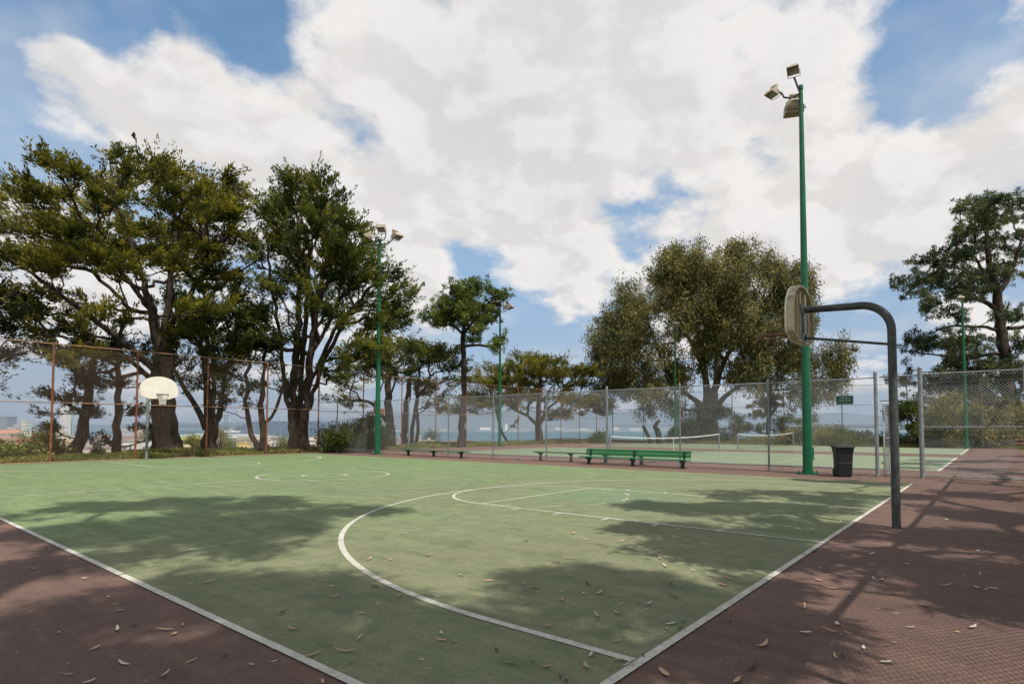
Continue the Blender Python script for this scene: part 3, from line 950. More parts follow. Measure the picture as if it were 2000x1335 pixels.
light_pole((p3[0], p3[1], 0), H3, .13, .06, [
    (camoff(-.2, 0, H3 + .55), ang - .2, math.radians(25), 1.1, [camoff(0, 0, H3), camoff(-.2, 0, H3 + .2)]),
    (camoff(.65, 0, H3 + .3), ang + 1.2, math.radians(35), 1.1, [camoff(0, 0, H3 - .1), camoff(.35, 0, H3 - .1), camoff(.5, 0, H3 + .1)]),
], 'green floodlight pole with two lamps in front of the flat topped cypress')
p4 = at(1320, 866, 53.5); H4 = 10.6
light_pole((p4[0], p4[1], 0), H4, .13, .07, [
    (camoff(0, -.3, H4 + .4), ang, math.radians(25), 1.1, [camoff(0, 0, H4), camoff(0, -.2, H4 + .2)]),
], 'green floodlight pole in front of the big eucalyptus')
p5 = at(1888, 872, 40.2); H5 = 10.2
light_pole((p5[0], p5[1], 0), H5, .12, .06, [
    (camoff(-.25, -.2, H5 + .25), ang - .4, math.radians(25), .75, [camoff(0, 0, H5), camoff(-.2, -.2, H5 + .2)]),
], 'green floodlight pole in front of the big pine at the right')

# ------------------------------------------------------------------ benches
def bench(x, y0, y1, seat_h, back, label, legs):
    """runs along Y; the sitter faces -X"""
    yc, L_ = (y0 + y1) / 2, abs(y1 - y0)
    root = empty('bench', (x, yc, 0)); tag(root, label, 'bench', 'green wooden benches by the silver fence')
    if back:
        MB().box((-.17, 0, seat_h), (.14, L_, .04), bev=.006).box((-.01, 0, seat_h), (.14, L_, .04), bev=.006).build('seat', M['bench_green'], root)
        rt = Matrix.Rotation(math.radians(10), 3, 'Y')
        MB().box((.145, -.02, seat_h + .125), (.04, L_ - .12, .11), rt, bev=.006).build('back_plank', M['bench_green'], root)
        MB().box((.168, -.02, seat_h + .25), (.04, L_ - .12, .11), rt, bev=.006).build('back_plank', M['bench_green'], root)
    else:
        MB().box((0, 0, seat_h), (.26, L_, .045), bev=.006).build('seat', M['bench_green'], root)
    for t in legs:
        yy = (t - .5) * L_
        mb = MB()
        mb.box((-.03, yy, seat_h / 2 - .02), (.09, .09, seat_h - .02)).box((-.06, yy, seat_h - .045), (.34, .06, .05)).box((-.02, yy, .012), (.24, .12, .024))
        if back:
            mb.box((.115, yy, seat_h + .14), (.035, .09, .30), Matrix.Rotation(math.radians(10), 3, 'Y'))
            mb.box((.05, yy, seat_h * .6), (.16, .06, .05), Matrix.Rotation(math.radians(-35), 3, 'Y'))
        mb.build('leg', M['bench_dark'], root)
    return root
bench(9.42, 6.65, 11.15, .29, True, 'green bench with a two plank backrest in front of the silver fence', (.06, .5, .93))
bench(10.35, 8.7, 14.3, .36, False, 'backless green bench on the tennis side of the silver fence', (.06, .35, .65, .94))
bench(9.45, 17.5, 22.3, .30, False, 'backless green bench near the left floodlight pole', (.1, .5, .9))

# ------------------------------------------------------------------ bin
bp_ = gnd(1647, 930)
root = empty('trash_bin', (bp_[0], bp_[1], 0), -YAW - 0.22); root.scale = (.84, .84, .97); tag(root, 'black wheeled trash bin standing by the silver fence', 'trash bin')
def rrect(w, d, r=.05, n=4):
    out = []
    for (cx, cy, a0) in ((w / 2 - r, d / 2 - r, 0), (-w / 2 + r, d / 2 - r, PI / 2), (-w / 2 + r, -d / 2 + r, PI), (w / 2 - r, -d / 2 + r, 1.5 * PI)):
        for k in range(n + 1):
            a = a0 + PI / 2 * k / n
            out.append((cx + r * math.cos(a), cy + r * math.sin(a)))
    return out
def loft(levels):
    mb = MB(); vs, fs = [], []
    n = None
    for (z, w, d) in levels:
        ring = rrect(w, d); n = len(ring)
        vs += [(a, b, z) for a, b in ring]
    for i in range(len(levels) - 1):
        for k in range(n):
            fs.append((i * n + k, i * n + (k + 1) % n, (i + 1) * n + (k + 1) % n, (i + 1) * n + k))
    fs.append(tuple(range(n))[::-1]); fs.append(tuple(range((len(levels) - 1) * n, len(levels) * n)))
    return mb.add(vs, fs)
loft([(.02, .45, .46), (.10, .47, .48), (.42, .495, .52), (.435, .48, .505), (.45, .50, .525), (.74, .525, .56), (.755, .56, .60), (.865, .57, .62)]).build('body', M['bin'], root)
lid = loft([(.865, .62, .68), (.885, .63, .69), (.92, .60, .66), (.945, .46, .52)]); lid.box((0, .36, .90), (.5, .06, .05))
lid.build('lid', M['bin'], root)
MB().box((-.02, -.262, .70), (.17, .012, .035)).build('printed_mark', M['bin_label'], root)
MB().box((0, -.247, .435), (.28, .012, .014)).build('seam', M['bin_label'], root)
for s in (-1, 1):
    MB().tube([(s * .20, .24, .12), (s * .25, .24, .12)], .12, 16).build('wheel', M['bin'], root)
MB().tube([(-.22, .38, .83), (.22, .38, .83)], .015, 8).build('handle', M['bin'], root)

# ------------------------------------------------------------------ sign on the fence
sy = 1.05 + 1.0
s0 = at(1633.5, 780, 17.3); 
def on_fence(u, v):      # where the line of sight meets the plane of the silver fence
    d = FW * F + RT * (u - PX) + UP * (PY - v)
    return CAM + d * ((FX - 0.06 - CAM[0]) / d[0])
a, b = on_fence(1633.5, 781), on_fence(1666.5, 780)
sc = (a + b) / 2; sw = abs(a[1] - b[1])
root = empty('sign', (sc[0], sc[1], sc[2])); tag(root, 'small dark green notice sign wired to the silver fence', 'sign')
MB().box((0, 0, 0), (.006, sw, sw * .56)).build('sign_panel', M['sign_green'], root)
def text_part(txt, size, y, z, mat, parent):
    cu = bpy.data.curves.new('lettering', 'FONT'); cu.body = txt; cu.size = size; cu.align_x = 'CENTER'; cu.extrude = 0.0006
    ob = bpy.data.objects.new('lettering', cu); C.objects.link(ob)
    dg = bpy.context.evaluated_depsgraph_get()
    me = bpy.data.meshes.new_from_object(ob.evaluated_get(dg))
    bpy.data.objects.remove(ob)
    o2 = bpy.data.objects.new('lettering', me); me.materials.clear(); me.materials.append(mat)
    link(o2, parent)
    # text plane xy -> faces -X, reading towards -Y
    o2.rotation_euler = (PI / 2, 0, -PI / 2)
    o2.location = (-.0055, y, z)
text_part('No Dogs on', sw * .125, 0, sw * .10, M['sign_text'], root)
text_part('TENNIS COURT', sw * .105, 0, -sw * .07, M['sign_text'], root)
text_part('Park Code', sw * .06, 0, -sw * .19, M['sign_text'], root)

# ------------------------------------------------------------------ tennis nets
def tennis_net(a, b, label):
    a = np.array(a, float); b = np.array(b, float)
    L_ = np.hypot(*(b - a)); ang_ = math.atan2(b[1] - a[1], b[0] - a[0])
    root = empty('tennis_net', (a[0], a[1], 0), ang_); tag(root, label, 'tennis net', 'nets of the two tennis courts')
    for x in (0, L_):
        MB().tube([(x, 0, 0), (x, 0, 1.09)], .045, 10).build('post', M['galv'], root)
    top = lambda x: .914 + .156 * (2 * x / L_ - 1) ** 2
    n = 24
    mb = MB(); vs, fs = [], []
    for i in range(n + 1):
        x = .04 + (L_ - .08) * i / n
        vs += [(x, -.012, top(x) - .06), (x, -.012, top(x)), (x, .012, top(x)), (x, .012, top(x) - .06)]
    for i in range(n):
        for q in range(4):
            fs.append((i * 4 + q, (i + 1) * 4 + q, (i + 1) * 4 + (q + 1) % 4, i * 4 + (q + 1) % 4))
    mb.add(vs, fs).build('top_band', M['band'], root)
    MB().box((L_ / 2, 0, .45), (.05, .02, .9)).build('centre_strap', M['band'], root)
    V, Fc = [], []
    def wire(p, q, w=.0035):
        p = np.array(p, float); q = np.array(q, float); t = q - p; t /= np.linalg.norm(t)
        e = np.cross(t, [0, 1.0, 0]); k = len(V)
        V.extend([p + e * w / 2, p - e * w / 2, q - e * w / 2, q + e * w / 2]); Fc.append((k, k + 1, k + 2, k + 3))
    k = int(L_ / .05)
    for i in range(k):
        x = .05 + (L_ - .1) * i / k
        wire((x, 0, .03), (x, 0, top(x) - .05))
    for j in range(18):
        for i in range(n):
            x0, x1 = .05 + (L_ - .1) * i / n, .05 + (L_ - .1) * (i + 1) / n
            wire((x0, .002, .03 + (top(x0) - .1) * j / 17), (x1, .002, .03 + (top(x1) - .1) * j / 17))
    np_mesh('netting', np.array(V), np.array(Fc), M['tennis_net'], root)
tennis_net((12.5, 11.75), (25.3, 11.75), 'tennis net with white top band on the nearer tennis court')
tennis_net((27.3, 11.3), (40.1, 11.3), 'tennis net with white top band on the farther tennis court')

# ------------------------------------------------------------------ small things
g_ = gnd(1015, 897)
cn = empty('drink_can', (g_[0] - .1, g_[1], 0), .6); tag(cn, 'crushed blue drink can lying by the silver fence', 'can')
MB().tube([(-.12, 0, .05), (-.11, 0, .05), (0, .01, .045), (.11, 0, .05), (.12, 0, .05)], [.035, .048, .040, .048, .035], 12).build('body', simple('blue_can_paint', (.05, .14, .42), (.30, .34, .42), 9, .4), cn)
MB().tube([(.118, 0, .05), (.126, 0, .05)], .036, 12).build('rim', M['galv'], cn)
sg = at(740, 803, 31.6)
nb_ = empty('notice_board', (sg[0], sg[1], sg[2])); tag(nb_, 'small faded orange notice on the fence behind the far floodlight pole', 'sign')
MB().box((0, 0, 0), (.62, .02, .30), Matrix.Rotation(-YAW, 3, 'Z')).build('panel', simple('faded_orange_panel', (.50, .18, .10), (.36, .13, .08), 5, .7), nb_)
cb0 = at(1515, 840, 45.0); cb1 = at(1572, 868, 38.0)
cb_ = empty('guy_wire', (cb1[0], cb1[1], 0)); tag(cb_, 'slanting steel cable behind the tall green pole', 'cable')
MB().tube([(0, 0, 0), tuple(cb0 - np.array([cb1[0], cb1[1], 0]))], .016, 6).build('cable', M['galv'], cb_)
MB().tube([(0, 0, -.05), (0, 0, .12)], .04, 8).build('anchor', M['galv'], cb_)
br0 = at(1972, 862, 41.0)
br_ = empty('barrier', (br0[0], br0[1], 0), -YAW); tag(br_, 'low rust red barrier with rails at the far right of the tennis courts', 'barrier')
for x in (-1.1, 1.1):
    MB().tube([(x - .2, 0, 0), (x, 0, .95), (x + .2, 0, 0)], .035, 6).build('leg', M['rust'], br_)
for z in (.9, .62, .34):
    MB().box((0, 0, z), (2.9, .05, .12)).build('rail', M['rust'], br_)

# ------------------------------------------------------------------ trees
def nrm(a):
    return a / (np.linalg.norm(a, axis=-1, keepdims=True) + 1e-9)

def tubes_np(paths, sides=6):
    """paths: list of (pts (n,3), radii (n,)) -> one quad mesh"""
    V, Q = [], []
    k0 = 0
    ang_ = np.arange(sides) * 2 * PI / sides
    ca, sa = np.cos(ang_), np.sin(ang_)
    for pts_, rs in paths:
        pts_ = np.asarray(pts_, float); n = len(pts_)
        t = np.gradient(pts_, axis=0) if n > 2 else np.repeat((pts_[1:] - pts_[:1]), 2, 0)
        t = nrm(t)
        ref = np.array([0.31, 0.95, 0.05]) if abs(t[0][2]) > .7 else np.array([0, 0, 1.0])
        e1 = nrm(np.cross(t, ref)); e2 = np.cross(t, e1)
        r = np.asarray(rs)[:, None, None]
        ring = pts_[:, None, :] + (e1[:, None, :] * ca[None, :, None] + e2[:, None, :] * sa[None, :, None]) * r
        V.append(ring.reshape(-1, 3))
        i = np.arange(n - 1)[:, None] * sides; k = np.arange(sides)[None, :]; k2 = (k + 1) % sides
        Q.append(np.stack([i + k, i + k2, i + sides + k2, i + sides + k], -1).reshape(-1, 4) + k0)
        k0 += n * sides
    return np.concatenate(V), np.concatenate(Q)

def blades(P, D, L, W, rng, lay=0.0):
    """small diamond leaves; lay > 0 turns their faces to the sky"""
    n = len(P)
    S = nrm(np.cross(D, nrm(rng.normal(size=(n, 3)) + np.array([0, 0, 1.8 * lay]))))
    L = L[:, None]; W = W[:, None]
    mid = P + D * L * .45
    V = np.stack([P, mid + S * W * .5, P + D * L, mid - S * W * .5], 1).reshape(-1, 3)
    Q = np.arange(n * 4).reshape(-1, 4)
    return V, Q

def grow(trunks, tips, rng, bf=0.45, step=0.5, up=0.0, sag=0.0):
    """join every tip to the nearest limb, favouring short routes to the root; returns branch paths and tip directions"""
    nodes, plen, par, rad0 = [], [], [], []
    paths = []
    for tr, rr, attach in trunks:
        tr = np.array(tr); seg = np.linalg.norm(np.diff(tr, axis=0), axis=1); s = np.r_[0, np.cumsum(seg)]
        n = max(3, int(s[-1] / step) + 1)
        q = np.linspace(0, s[-1], n)
        # smooth the given polyline a little
        P_ = np.stack([np.interp(q, s, tr[:, i]) for i in range(3)], 1)
        for _ in range(3):
            P_[1:-1] = P_[1:-1] * .5 + (P_[:-2] + P_[2:]) * .25
        w = rng.normal(size=P_.shape) * .05; w[0] = 0
        P_ += w * np.array([1, 1, .3])
        R_ = np.interp(q, s, rr)
        paths.append((P_, R_))
        start = attach
        for i in range(n):
            nodes.append(P_[i]); plen.append(start + q[i])
    if len(tips) == 0:
        return paths, np.zeros((0, 3))
    maxn = len(nodes) + len(tips) * 14
    N = np.zeros((maxn, 3)); PL = np.zeros(maxn); parent = np.full(maxn, -1); cnt = len(nodes)
    N[:cnt] = nodes; PL[:cnt] = plen
    base = cnt
    tips = np.asarray(tips)
    dmin = np.min(np.linalg.norm(tips[:, None] - N[None, :cnt], axis=2), axis=1)
    order = np.argsort(dmin)
    br = []
    dirs = np.zeros((len(tips), 3))
    for ti in order:
        T = tips[ti]
        dv = T - N[:cnt]; d = np.linalg.norm(dv, axis=1)
        hor = np.hypot(dv[:, 0], dv[:, 1])
        pen = np.maximum(N[:cnt, 2] - T[2] + up * hor, 0)
        j = int(np.argmin(d + bf * PL[:cnt] + pen * 1.3 + np.where(d < .15, 5, 0)))
        A = N[j]; dist = d[j]
        m = max(2, min(13, int(dist / step) + 1))
        t = np.linspace(0, 1, m + 1)[:, None]
        arch = np.sin(PI * t) * dist * np.array([0, 0, 1.0]) * (rng.uniform(-.12, .05) + sag)
        seg = A + (T - A) * t + arch + rng.normal(size=(m + 1, 3)) * .05 * np.sin(PI * t) * min(dist, 2)
        ids = [j]
        for i in range(1, m + 1):
            N[cnt] = seg[i]; PL[cnt] = PL[j] + dist * i / m; parent[cnt] = ids[-1]; ids.append(cnt); cnt += 1
        br.append(ids)
        dirs[ti] = seg[-1] - seg[-2]
    load = np.zeros(cnt)
    for ids in br: load[ids[-1]] += 1
    for i in range(cnt - 1, base - 1, -1):
        if parent[i] >= 0: load[parent[i]] += load[i]
    for ids in br:
        rs = np.array([0.0135 * max(load[i], .6) ** .50 for i in ids]); rs[0] = min(rs[0], rs[1] * 1.1)
        paths.append((N[ids], rs))
    return paths, nrm(dirs)

def ellipse_tips(lobes, dist, crown, rng, flat=1.0, per=6, spread=(.95, .20), more=1.0, dv=0.0):
    """lobes: (u, v, ru, rv, n) in photo pixels at 'dist' metres; crown: (uc, Ru) sets the depth of the crown.
    tips come in pads: a few tips round a common centre, wide and flat"""
    T = []
    for (u, v, ru, rv, n) in lobes:
        n = int(n * more)
        k = max(1, int(round(n / per)))
        left = n
        for ci in range(k):
            while True:
                a, b = rng.uniform(-1, 1, 2)
                if a * a + b * b < 1: break
            uu, vv = u + a * ru, v + b * rv
            vv += dv * min(1, max(0, (860 - v) / 450))
            q = (uu - crown[0]) / crown[1]
            D_ = math.sqrt(max(0.06, 1 - q * q)) * crown[1] * dist / F * flat
            dz = rng.uniform(-1, 1) * D_
            p = at(uu, vv, dist + dz)
            m = left if ci == k - 1 else per
            left -= m
            wide = min(spread[0] * rng.uniform(.7, 1.35), ru * dist / F * .9)
            high = min(spread[1], rv * dist / F * .8)
            for _ in range(m):
                r = math.sqrt(rng.uniform()) * wide; th = rng.uniform(0, 6.283)
                T.append(p + np.array([r * math.cos(th), r * math.sin(th), rng.normal() * high - .10 * r]))
    return np.array(T)

def trunk_px(pl, dist, r):
    """pl: (u, v[, ddist]); r: pixel widths at the same points"""
    P_ = [at(p[0], p[1], dist + (p[2] if len(p) > 2 else 0)) for p in pl]
    R_ = [w / 2 * dist / F for w in r]
    return P_, R_

def foliage(style, tips, dirs, centre, rng, dens=1.0, size=1.0):
    n = len(tips)
    out = nrm(tips - centre)
    Ps, Ds, Ls, Ws, Ts = [], [], [], [], []
    if style == 'cypress':
        m = int(100 * dens)
        for i in range(n):
            # a spray is a bundle of 3 to 4 tapering plumes fanned outwards, tips turned up
            o2 = out[i] * np.array([1, 1, .45])
            axis = nrm(dirs[i] * .20 + o2 * np.array([1, 1, .6]) * .85 + np.array([0, 0, rng.uniform(-.02, .38)]) + rng.normal(size=3) * .20)
            side = nrm(np.cross(axis, [0, 0, 1.0])); upv = np.cross(side, axis)
            npl = 4
            fan = np.array([0, -.55, .55, rng.uniform(-.3, .3)]) + rng.normal(size=npl) * .12
            lift = rng.normal(0, .20, npl) + np.array([0.05, 0, 0, .4])
            pd = nrm(axis + side * fan[:, None] + upv * lift[:, None])
            pl = rng.uniform(.50, 1.15, npl) * size * np.array([1.25, .85, .85, .7])
            w = rng.integers(0, npl, m)
            t = rng.uniform(0, 1, m) ** .9
            th = (.135 * np.sin(np.pi * np.clip(t * .85 + .15, 0, 1)) ** .7 + .02)[:, None] * size
            off = nrm(rng.normal(size=(m, 3)) * np.array([1, 1, .8])) * (rng.uniform(.25, 1, m) ** .6)[:, None] * th
            P_ = tips[i] - axis * .25 * size + pd[w] * (t * pl[w])[:, None] + off + np.array([0, 0, 1.0]) * (t ** 2 * .13 * pl[w])[:, None]
            D_ = nrm(pd[w] * 1.0 + nrm(off) * .42 + np.array([0, 0, .18]) + rng.normal(size=(m, 3)) * .14)
            Ps.append(P_); Ds.append(D_)
            Ls.append(rng.uniform(.12, .27, m) * size ** .5); Ws.append(rng.uniform(.05, .09, m) * size ** .5)
            Ts.append(rng.uniform(.22, .68) + rng.normal(size=m) * .06 + off[:, 2] / (.135 * size) * .20 + t * .18)  # top light put into the tint: upper side of each plume lighter
    elif style == 'pine':
        m = int(120 * dens)
        for i in range(n):
            rr = rng.uniform(.32, .6) * size
            nb = 4
            cc = tips[i] + rng.normal(size=(nb, 3)) * rr * .55 * np.array([1, 1, .5])
            w = rng.integers(0, nb, m)
            dd = nrm(rng.normal(size=(m, 3)) + np.array([0, 0, .35]) + out[i] * .35)
            P_ = cc[w] + dd * (rng.uniform(0, .3, m) * rr)[:, None]
            Ps.append(P_); Ds.append(dd)
            Ls.append(rng.uniform(.14, .26, m) * size ** .5); Ws.append(rng.uniform(.045, .08, m) * size ** .5)
            Ts.append(rng.uniform(.25, .65) + rng.normal(size=m) * .12 + dd[:, 2] * .12)
    elif style == 'eucalyptus':
        m = int(130 * dens)
        for i in range(n):
            rr = rng.uniform(.6, 1.0) * size
            nb = 5
            cc = tips[i] + rng.normal(size=(nb, 3)) * rr * .5
            w = rng.integers(0, nb, m)
            P_ = cc[w] + rng.normal(size=(m, 3)) * rr * .26 + np.array([0, 0, 1]) * (rng.uniform(-.5, .2, m) * rr)[:, None]
            D_ = nrm(rng.normal(size=(m, 3)) * .6 + np.array([0, 0, -.85]) + out[i] * .15)
            Ps.append(P_); Ds.append(D_)
            Ls.append(rng.uniform(.22, .42, m) * size ** .5); Ws.append(rng.uniform(.06, .11, m) * size ** .5)
            Ts.append(rng.uniform(.2, .72) + rng.normal(size=m) * .2)
    elif style == 'shrub':
        m = int(105 * dens)
        for i in range(n):
            rr = rng.uniform(.25, .5) * size
            dd = nrm(rng.normal(size=(m, 3)) + np.array([0, 0, .6]))
            P_ = tips[i] + rng.normal(size=(m, 3)) * rr * .5
            Ps.append(P_); Ds.append(dd)
            Ls.append(rng.uniform(.10, .24, m) * size ** .5); Ws.append(rng.uniform(.05, .11, m) * size ** .5)
            Ts.append(rng.uniform(.25, .7) + rng.normal(size=m) * .15)
    P_ = np.concatenate(Ps); D_ = np.concatenate(Ds)
    V, Q = blades(P_, D_, np.concatenate(Ls), np.concatenate(Ws), rng, {'cypress': 1.0, 'pine': .35, 'shrub': .5}.get(style, 0))
    return V, Q, np.repeat(np.clip(np.concatenate(Ts), 0, 1), 4)

def tree(name, label, cat, trunks, tips, style, leaf, bark, seed, group=None, bf=.45, up=0.0, dens=1.0, size=1.0, step=.5, sides=6, twigs=True, sag=0.0, centre=None):
    rng = np.random.default_rng(seed)
    tr = [(p, r, i * 0.0) for i, (p, r) in enumerate(trunks)]
    paths, dirs = grow(tr, tips, rng, bf, step, up, sag)
    base = np.array(trunks[0][0][0])
    for P0, R0 in trunks:
        if P0[0][2] < base[2] + .6:
            P0[0] = np.array(P0[0], float) - np.array([0, 0, .9])
    base = np.array(trunks[0][0][0]) + np.array([0, 0, .6])
    root = empty(name, base); tag(root, label, cat, group)
    # root flare
    big = []
    for i, (P_, R_) in enumerate(paths[:len(trunks)]):
        R_ = R_.copy()
        if i == 0 or P_[0][2] < base[2] + .6:
            h = P_[:, 2] - P_[0][2]
            R_ *= 1 + .18 * np.exp(-h / .35)
        big.append((P_ - base, R_))
    V, Q = tubes_np(big, 12)
    # knobbly bark: push rings about with noise
    hh = V + rng.normal(size=V.shape) * .012
    tk = np_mesh('trunk', hh, Q, bark, root, smooth=True)
    if len(paths) > len(trunks):
        V, Q = tubes_np([(p - base, r) for p, r in paths[len(trunks):]], sides)
        np_mesh('branches', V, Q, bark, root, smooth=True)
    if len(tips):
        cen = np.mean(tips, axis=0) if centre is None else centre
        V, Q, T = foliage(style, np.asarray(tips), dirs, cen, rng, dens, size)
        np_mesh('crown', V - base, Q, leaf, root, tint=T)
    return root

CY = 'cypress trees beyond the tall fence'
# --- big spreading cypress on the left
d = 31.5
rg = np.random.default_rng(1)
t1 = [trunk_px([(325, 884), (322, 830), (318, 760), (316, 700), (318, 655)], d, [51.5, 42.3, 40.5, 36.8, 33.1]),
      trunk_px([(317, 672), (325, 620), (333, 560), (340, 480), (345, 400)], d, [16.3, 14.3, 11.6, 8.2, 4.1]),
      trunk_px([(315, 680), (300, 630, -.5), (290, 570, -1), (265, 500, -1.5), (240, 430, -2), (215, 360, -2)], d, [19.0, 15.0, 11.6, 8.8, 6.1, 2.7]),
      trunk_px([(300, 720, -.3), (270, 690, -1), (215, 650, -2), (150, 600, -3), (80, 545, -4), (10, 500, -4)], d, [13.6, 11.6, 9.5, 7.5, 5.4, 2.7]),
      trunk_px([(322, 690), (345, 640, .6), (385, 600, 1), (430, 560, 1.4), (500, 512, 1.6)], d, [13.6, 10.2, 7.5, 5.4, 2.7]),
      trunk_px([(322, 665), (352, 600, -1), (395, 540, -1.5), (440, 470, -2), (475, 400, -2)], d, [12.2, 9.5, 7.5, 5.4, 2.7]),
      trunk_px([(295, 740, -.4), (270, 715, -1.2), (235, 690, -2), (170, 670, -3), (110, 655, -4)], d, [10.2, 8.2, 6.1, 4.8, 2.7]),
      trunk_px([(316, 690), (300, 620, 1.5), (260, 560, 3), (200, 490, 4), (140, 420, 4.5)], d, [12.2, 10.2, 8.2, 6.1, 2.7])]
l1 = [(250, 330, 110, 40, 62), (120, 330, 50, 34, 18), (360, 340, 110, 42, 55), (440, 372, 36, 30, 14), (110, 410, 120, 70, 80), (240, 410, 130, 60, 85), (380, 420, 110, 60, 80),
      (30, 390, 70, 60, 38), (-60, 420, 70, 80, 34), (40, 480, 100, 40, 45), (180, 480, 110, 40, 55), (300, 500, 90, 40, 34), (430, 480, 70, 40, 34),
      (0, 560, 90, 34, 26), (110, 570, 90, 28, 22), (210, 590, 60, 30, 14), (90, 630, 90, 30, 26), (190, 660, 70, 30, 20), (400, 590, 60, 26, 14),
      (100, 278, 22, 12, 4), (245, 285, 30, 12, 6), (330, 296, 30, 10, 5), (465, 335, 20, 16, 5), (475, 440, 30, 24, 8)]
tree('cypress_tree', 'huge spreading cypress with yellow green crown behind the far basketball hoop', 'tree', t1, ellipse_tips(l1, d, (240, 300), rg, .85, more=1.55, dv=30, per=13, spread=(1.35, .13)), 'cypress', M['cypress'], M['bark'], 21, CY, bf=.35, up=.12, dens=1.1, size=1.0)
# --- tree mass at the very left edge, mostly out of the frame
d = 29
t0 = [trunk_px([(-150, 880), (-150, 760), (-140, 640), (-130, 540)], d, [40, 34, 26, 14]), trunk_px([(-145, 720), (-90, 650), (-30, 600), (40, 570)], d, [18, 14, 9, 4]), trunk_px([(-145, 760), (-90, 720), (-20, 700), (50, 690)], d, [16, 12, 8, 4])]
l0 = [(-60, 590, 110, 40, 38), (-70, 660, 110, 34, 34), (-30, 730, 80, 26, 22), (20, 610, 55, 34, 16), (-140, 520, 120, 60, 30), (0, 700, 50, 12, 7), (-30, 775, 50, 10, 4)]
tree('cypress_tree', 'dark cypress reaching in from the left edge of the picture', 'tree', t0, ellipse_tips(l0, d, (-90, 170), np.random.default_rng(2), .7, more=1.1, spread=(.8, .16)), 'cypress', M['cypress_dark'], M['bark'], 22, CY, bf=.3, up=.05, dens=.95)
# --- small leaning dark trees under it
d = 30
tree('cypress_tree', 'small leaning dark cypress with low drooping branches left of the far hoop', 'tree',
     [trunk_px([(148, 897), (158, 850), (170, 800), (178, 740), (185, 690)], d, [24, 20, 16, 13, 8])],
     ellipse_tips([(140, 700, 60, 26, 24), (180, 740, 50, 22, 18), (130, 770, 50, 16, 15), (170, 800, 34, 14, 9), (120, 834, 40, 5, 6), (100, 812, 30, 3, 3)], d, (150, 90), np.random.default_rng(3), .6, more=1.3, spread=(.55, .10)),
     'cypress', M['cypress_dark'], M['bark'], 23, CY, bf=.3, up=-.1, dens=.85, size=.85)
tree('cypress_tree', 'straight dark cypress trunk just left of the far hoop pole', 'tree',
     [trunk_px([(227, 890), (228, 840), (231, 790), (232, 730), (236, 660)], d + 1, [15, 13, 12, 10, 6])],
     ellipse_tips([(225, 690, 54, 24, 20), (215, 740, 44, 18, 14), (265, 800, 28, 10, 7), (260, 830, 26, 12, 7), (275, 760, 30, 18, 8), (205, 850, 22, 14, 6), (285, 850, 16, 8, 3)], d + 1, (235, 70), np.random.default_rng(4), .7, more=1.2, spread=(.55, .10)),
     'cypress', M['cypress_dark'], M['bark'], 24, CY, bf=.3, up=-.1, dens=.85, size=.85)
# --- forked tree right of the hoop
d = 32.5
tree('cypress_tree', 'dark cypress whose trunk forks low into four limbs right of the far hoop', 'tree',
     [trunk_px([(411, 882), (412, 845), (408, 810), (404, 760), (403, 700), (405, 640)], d, [27, 24, 20, 13, 11, 8]),
      trunk_px([(404, 838), (392, 808, -.4), (372, 770, -.8), (345, 735, -1), (330, 700, -1)], d, [14, 11, 9, 7, 5]),
      trunk_px([(416, 830), (430, 805, .3), (437, 765, .5), (440, 720, .6), (455, 680, .8), (475, 640, 1)], d, [14, 11, 9, 7, 6, 4]),
      trunk_px([(413, 820), (418, 785, -.5), (420, 740, -.6), (415, 690, -.8)], d, [9, 8, 7, 4])],
     ellipse_tips([(400, 590, 70, 34, 34), (360, 640, 60, 34, 34), (440, 640, 60, 34, 34), (400, 680, 80, 26, 30), (350, 700, 50, 22, 16), (470, 600, 34, 28, 14), (360, 745, 34, 12, 7), (455, 735, 50, 20, 16), (445, 775, 30, 10, 6), (480, 690, 40, 20, 14), (345, 600, 40, 34, 18), (425, 560, 50, 20, 14)], d, (400, 110), np.random.default_rng(5), .7, more=1.5, spread=(.8, .16)),
     'cypress', M['cypress_green'], M['bark'], 25, CY, bf=.3, up=0.05, dens=.85, size=.95)
# --- small twisted pair
d = 33
tree('cypress_tree', 'thin cypress with a curved J shaped trunk sweeping out near the fence', 'tree',
     [trunk_px([(508, 878), (496, 868), (486, 845), (481, 815), (482, 770), (485, 720), (486, 680)], d, [10, 10, 9, 8, 8, 6, 4])],
     ellipse_tips([(480, 690, 34, 20, 12), (470, 730, 34, 16, 9), (455, 790, 26, 6, 4), (492, 760, 22, 14, 6), (488, 650, 34, 22, 12)], d, (482, 50), np.random.default_rng(6), .7, more=1.2, spread=(.5, .10)),
     'cypress', M['cypress_dark'], M['bark'], 26, CY, bf=.3, up=-.05, dens=.7, size=.8)
tree('cypress_tree', 'thin dark cypress with one long side limb bending up to the right', 'tree',
     [trunk_px([(517, 880), (516, 850), (513, 815), (511, 780), (514, 730), (518, 680)], d + .3, [14, 12, 11, 10, 7, 4]),
      trunk_px([(518, 826), (532, 818), (540, 803), (546, 780), (552, 750)], d + .3, [6, 6, 6, 5, 3])],
     ellipse_tips([(520, 700, 34, 24, 14), (500, 745, 26, 14, 7), (550, 745, 24, 22, 10), (500, 790, 20, 7, 4), (530, 660, 40, 22, 14)], d + .3, (522, 50), np.random.default_rng(7), .7, more=1.2, spread=(.5, .10)),
     'cypress', M['cypress_dark'], M['bark'], 27, CY, bf=.3, up=-.05, dens=.7, size=.8)
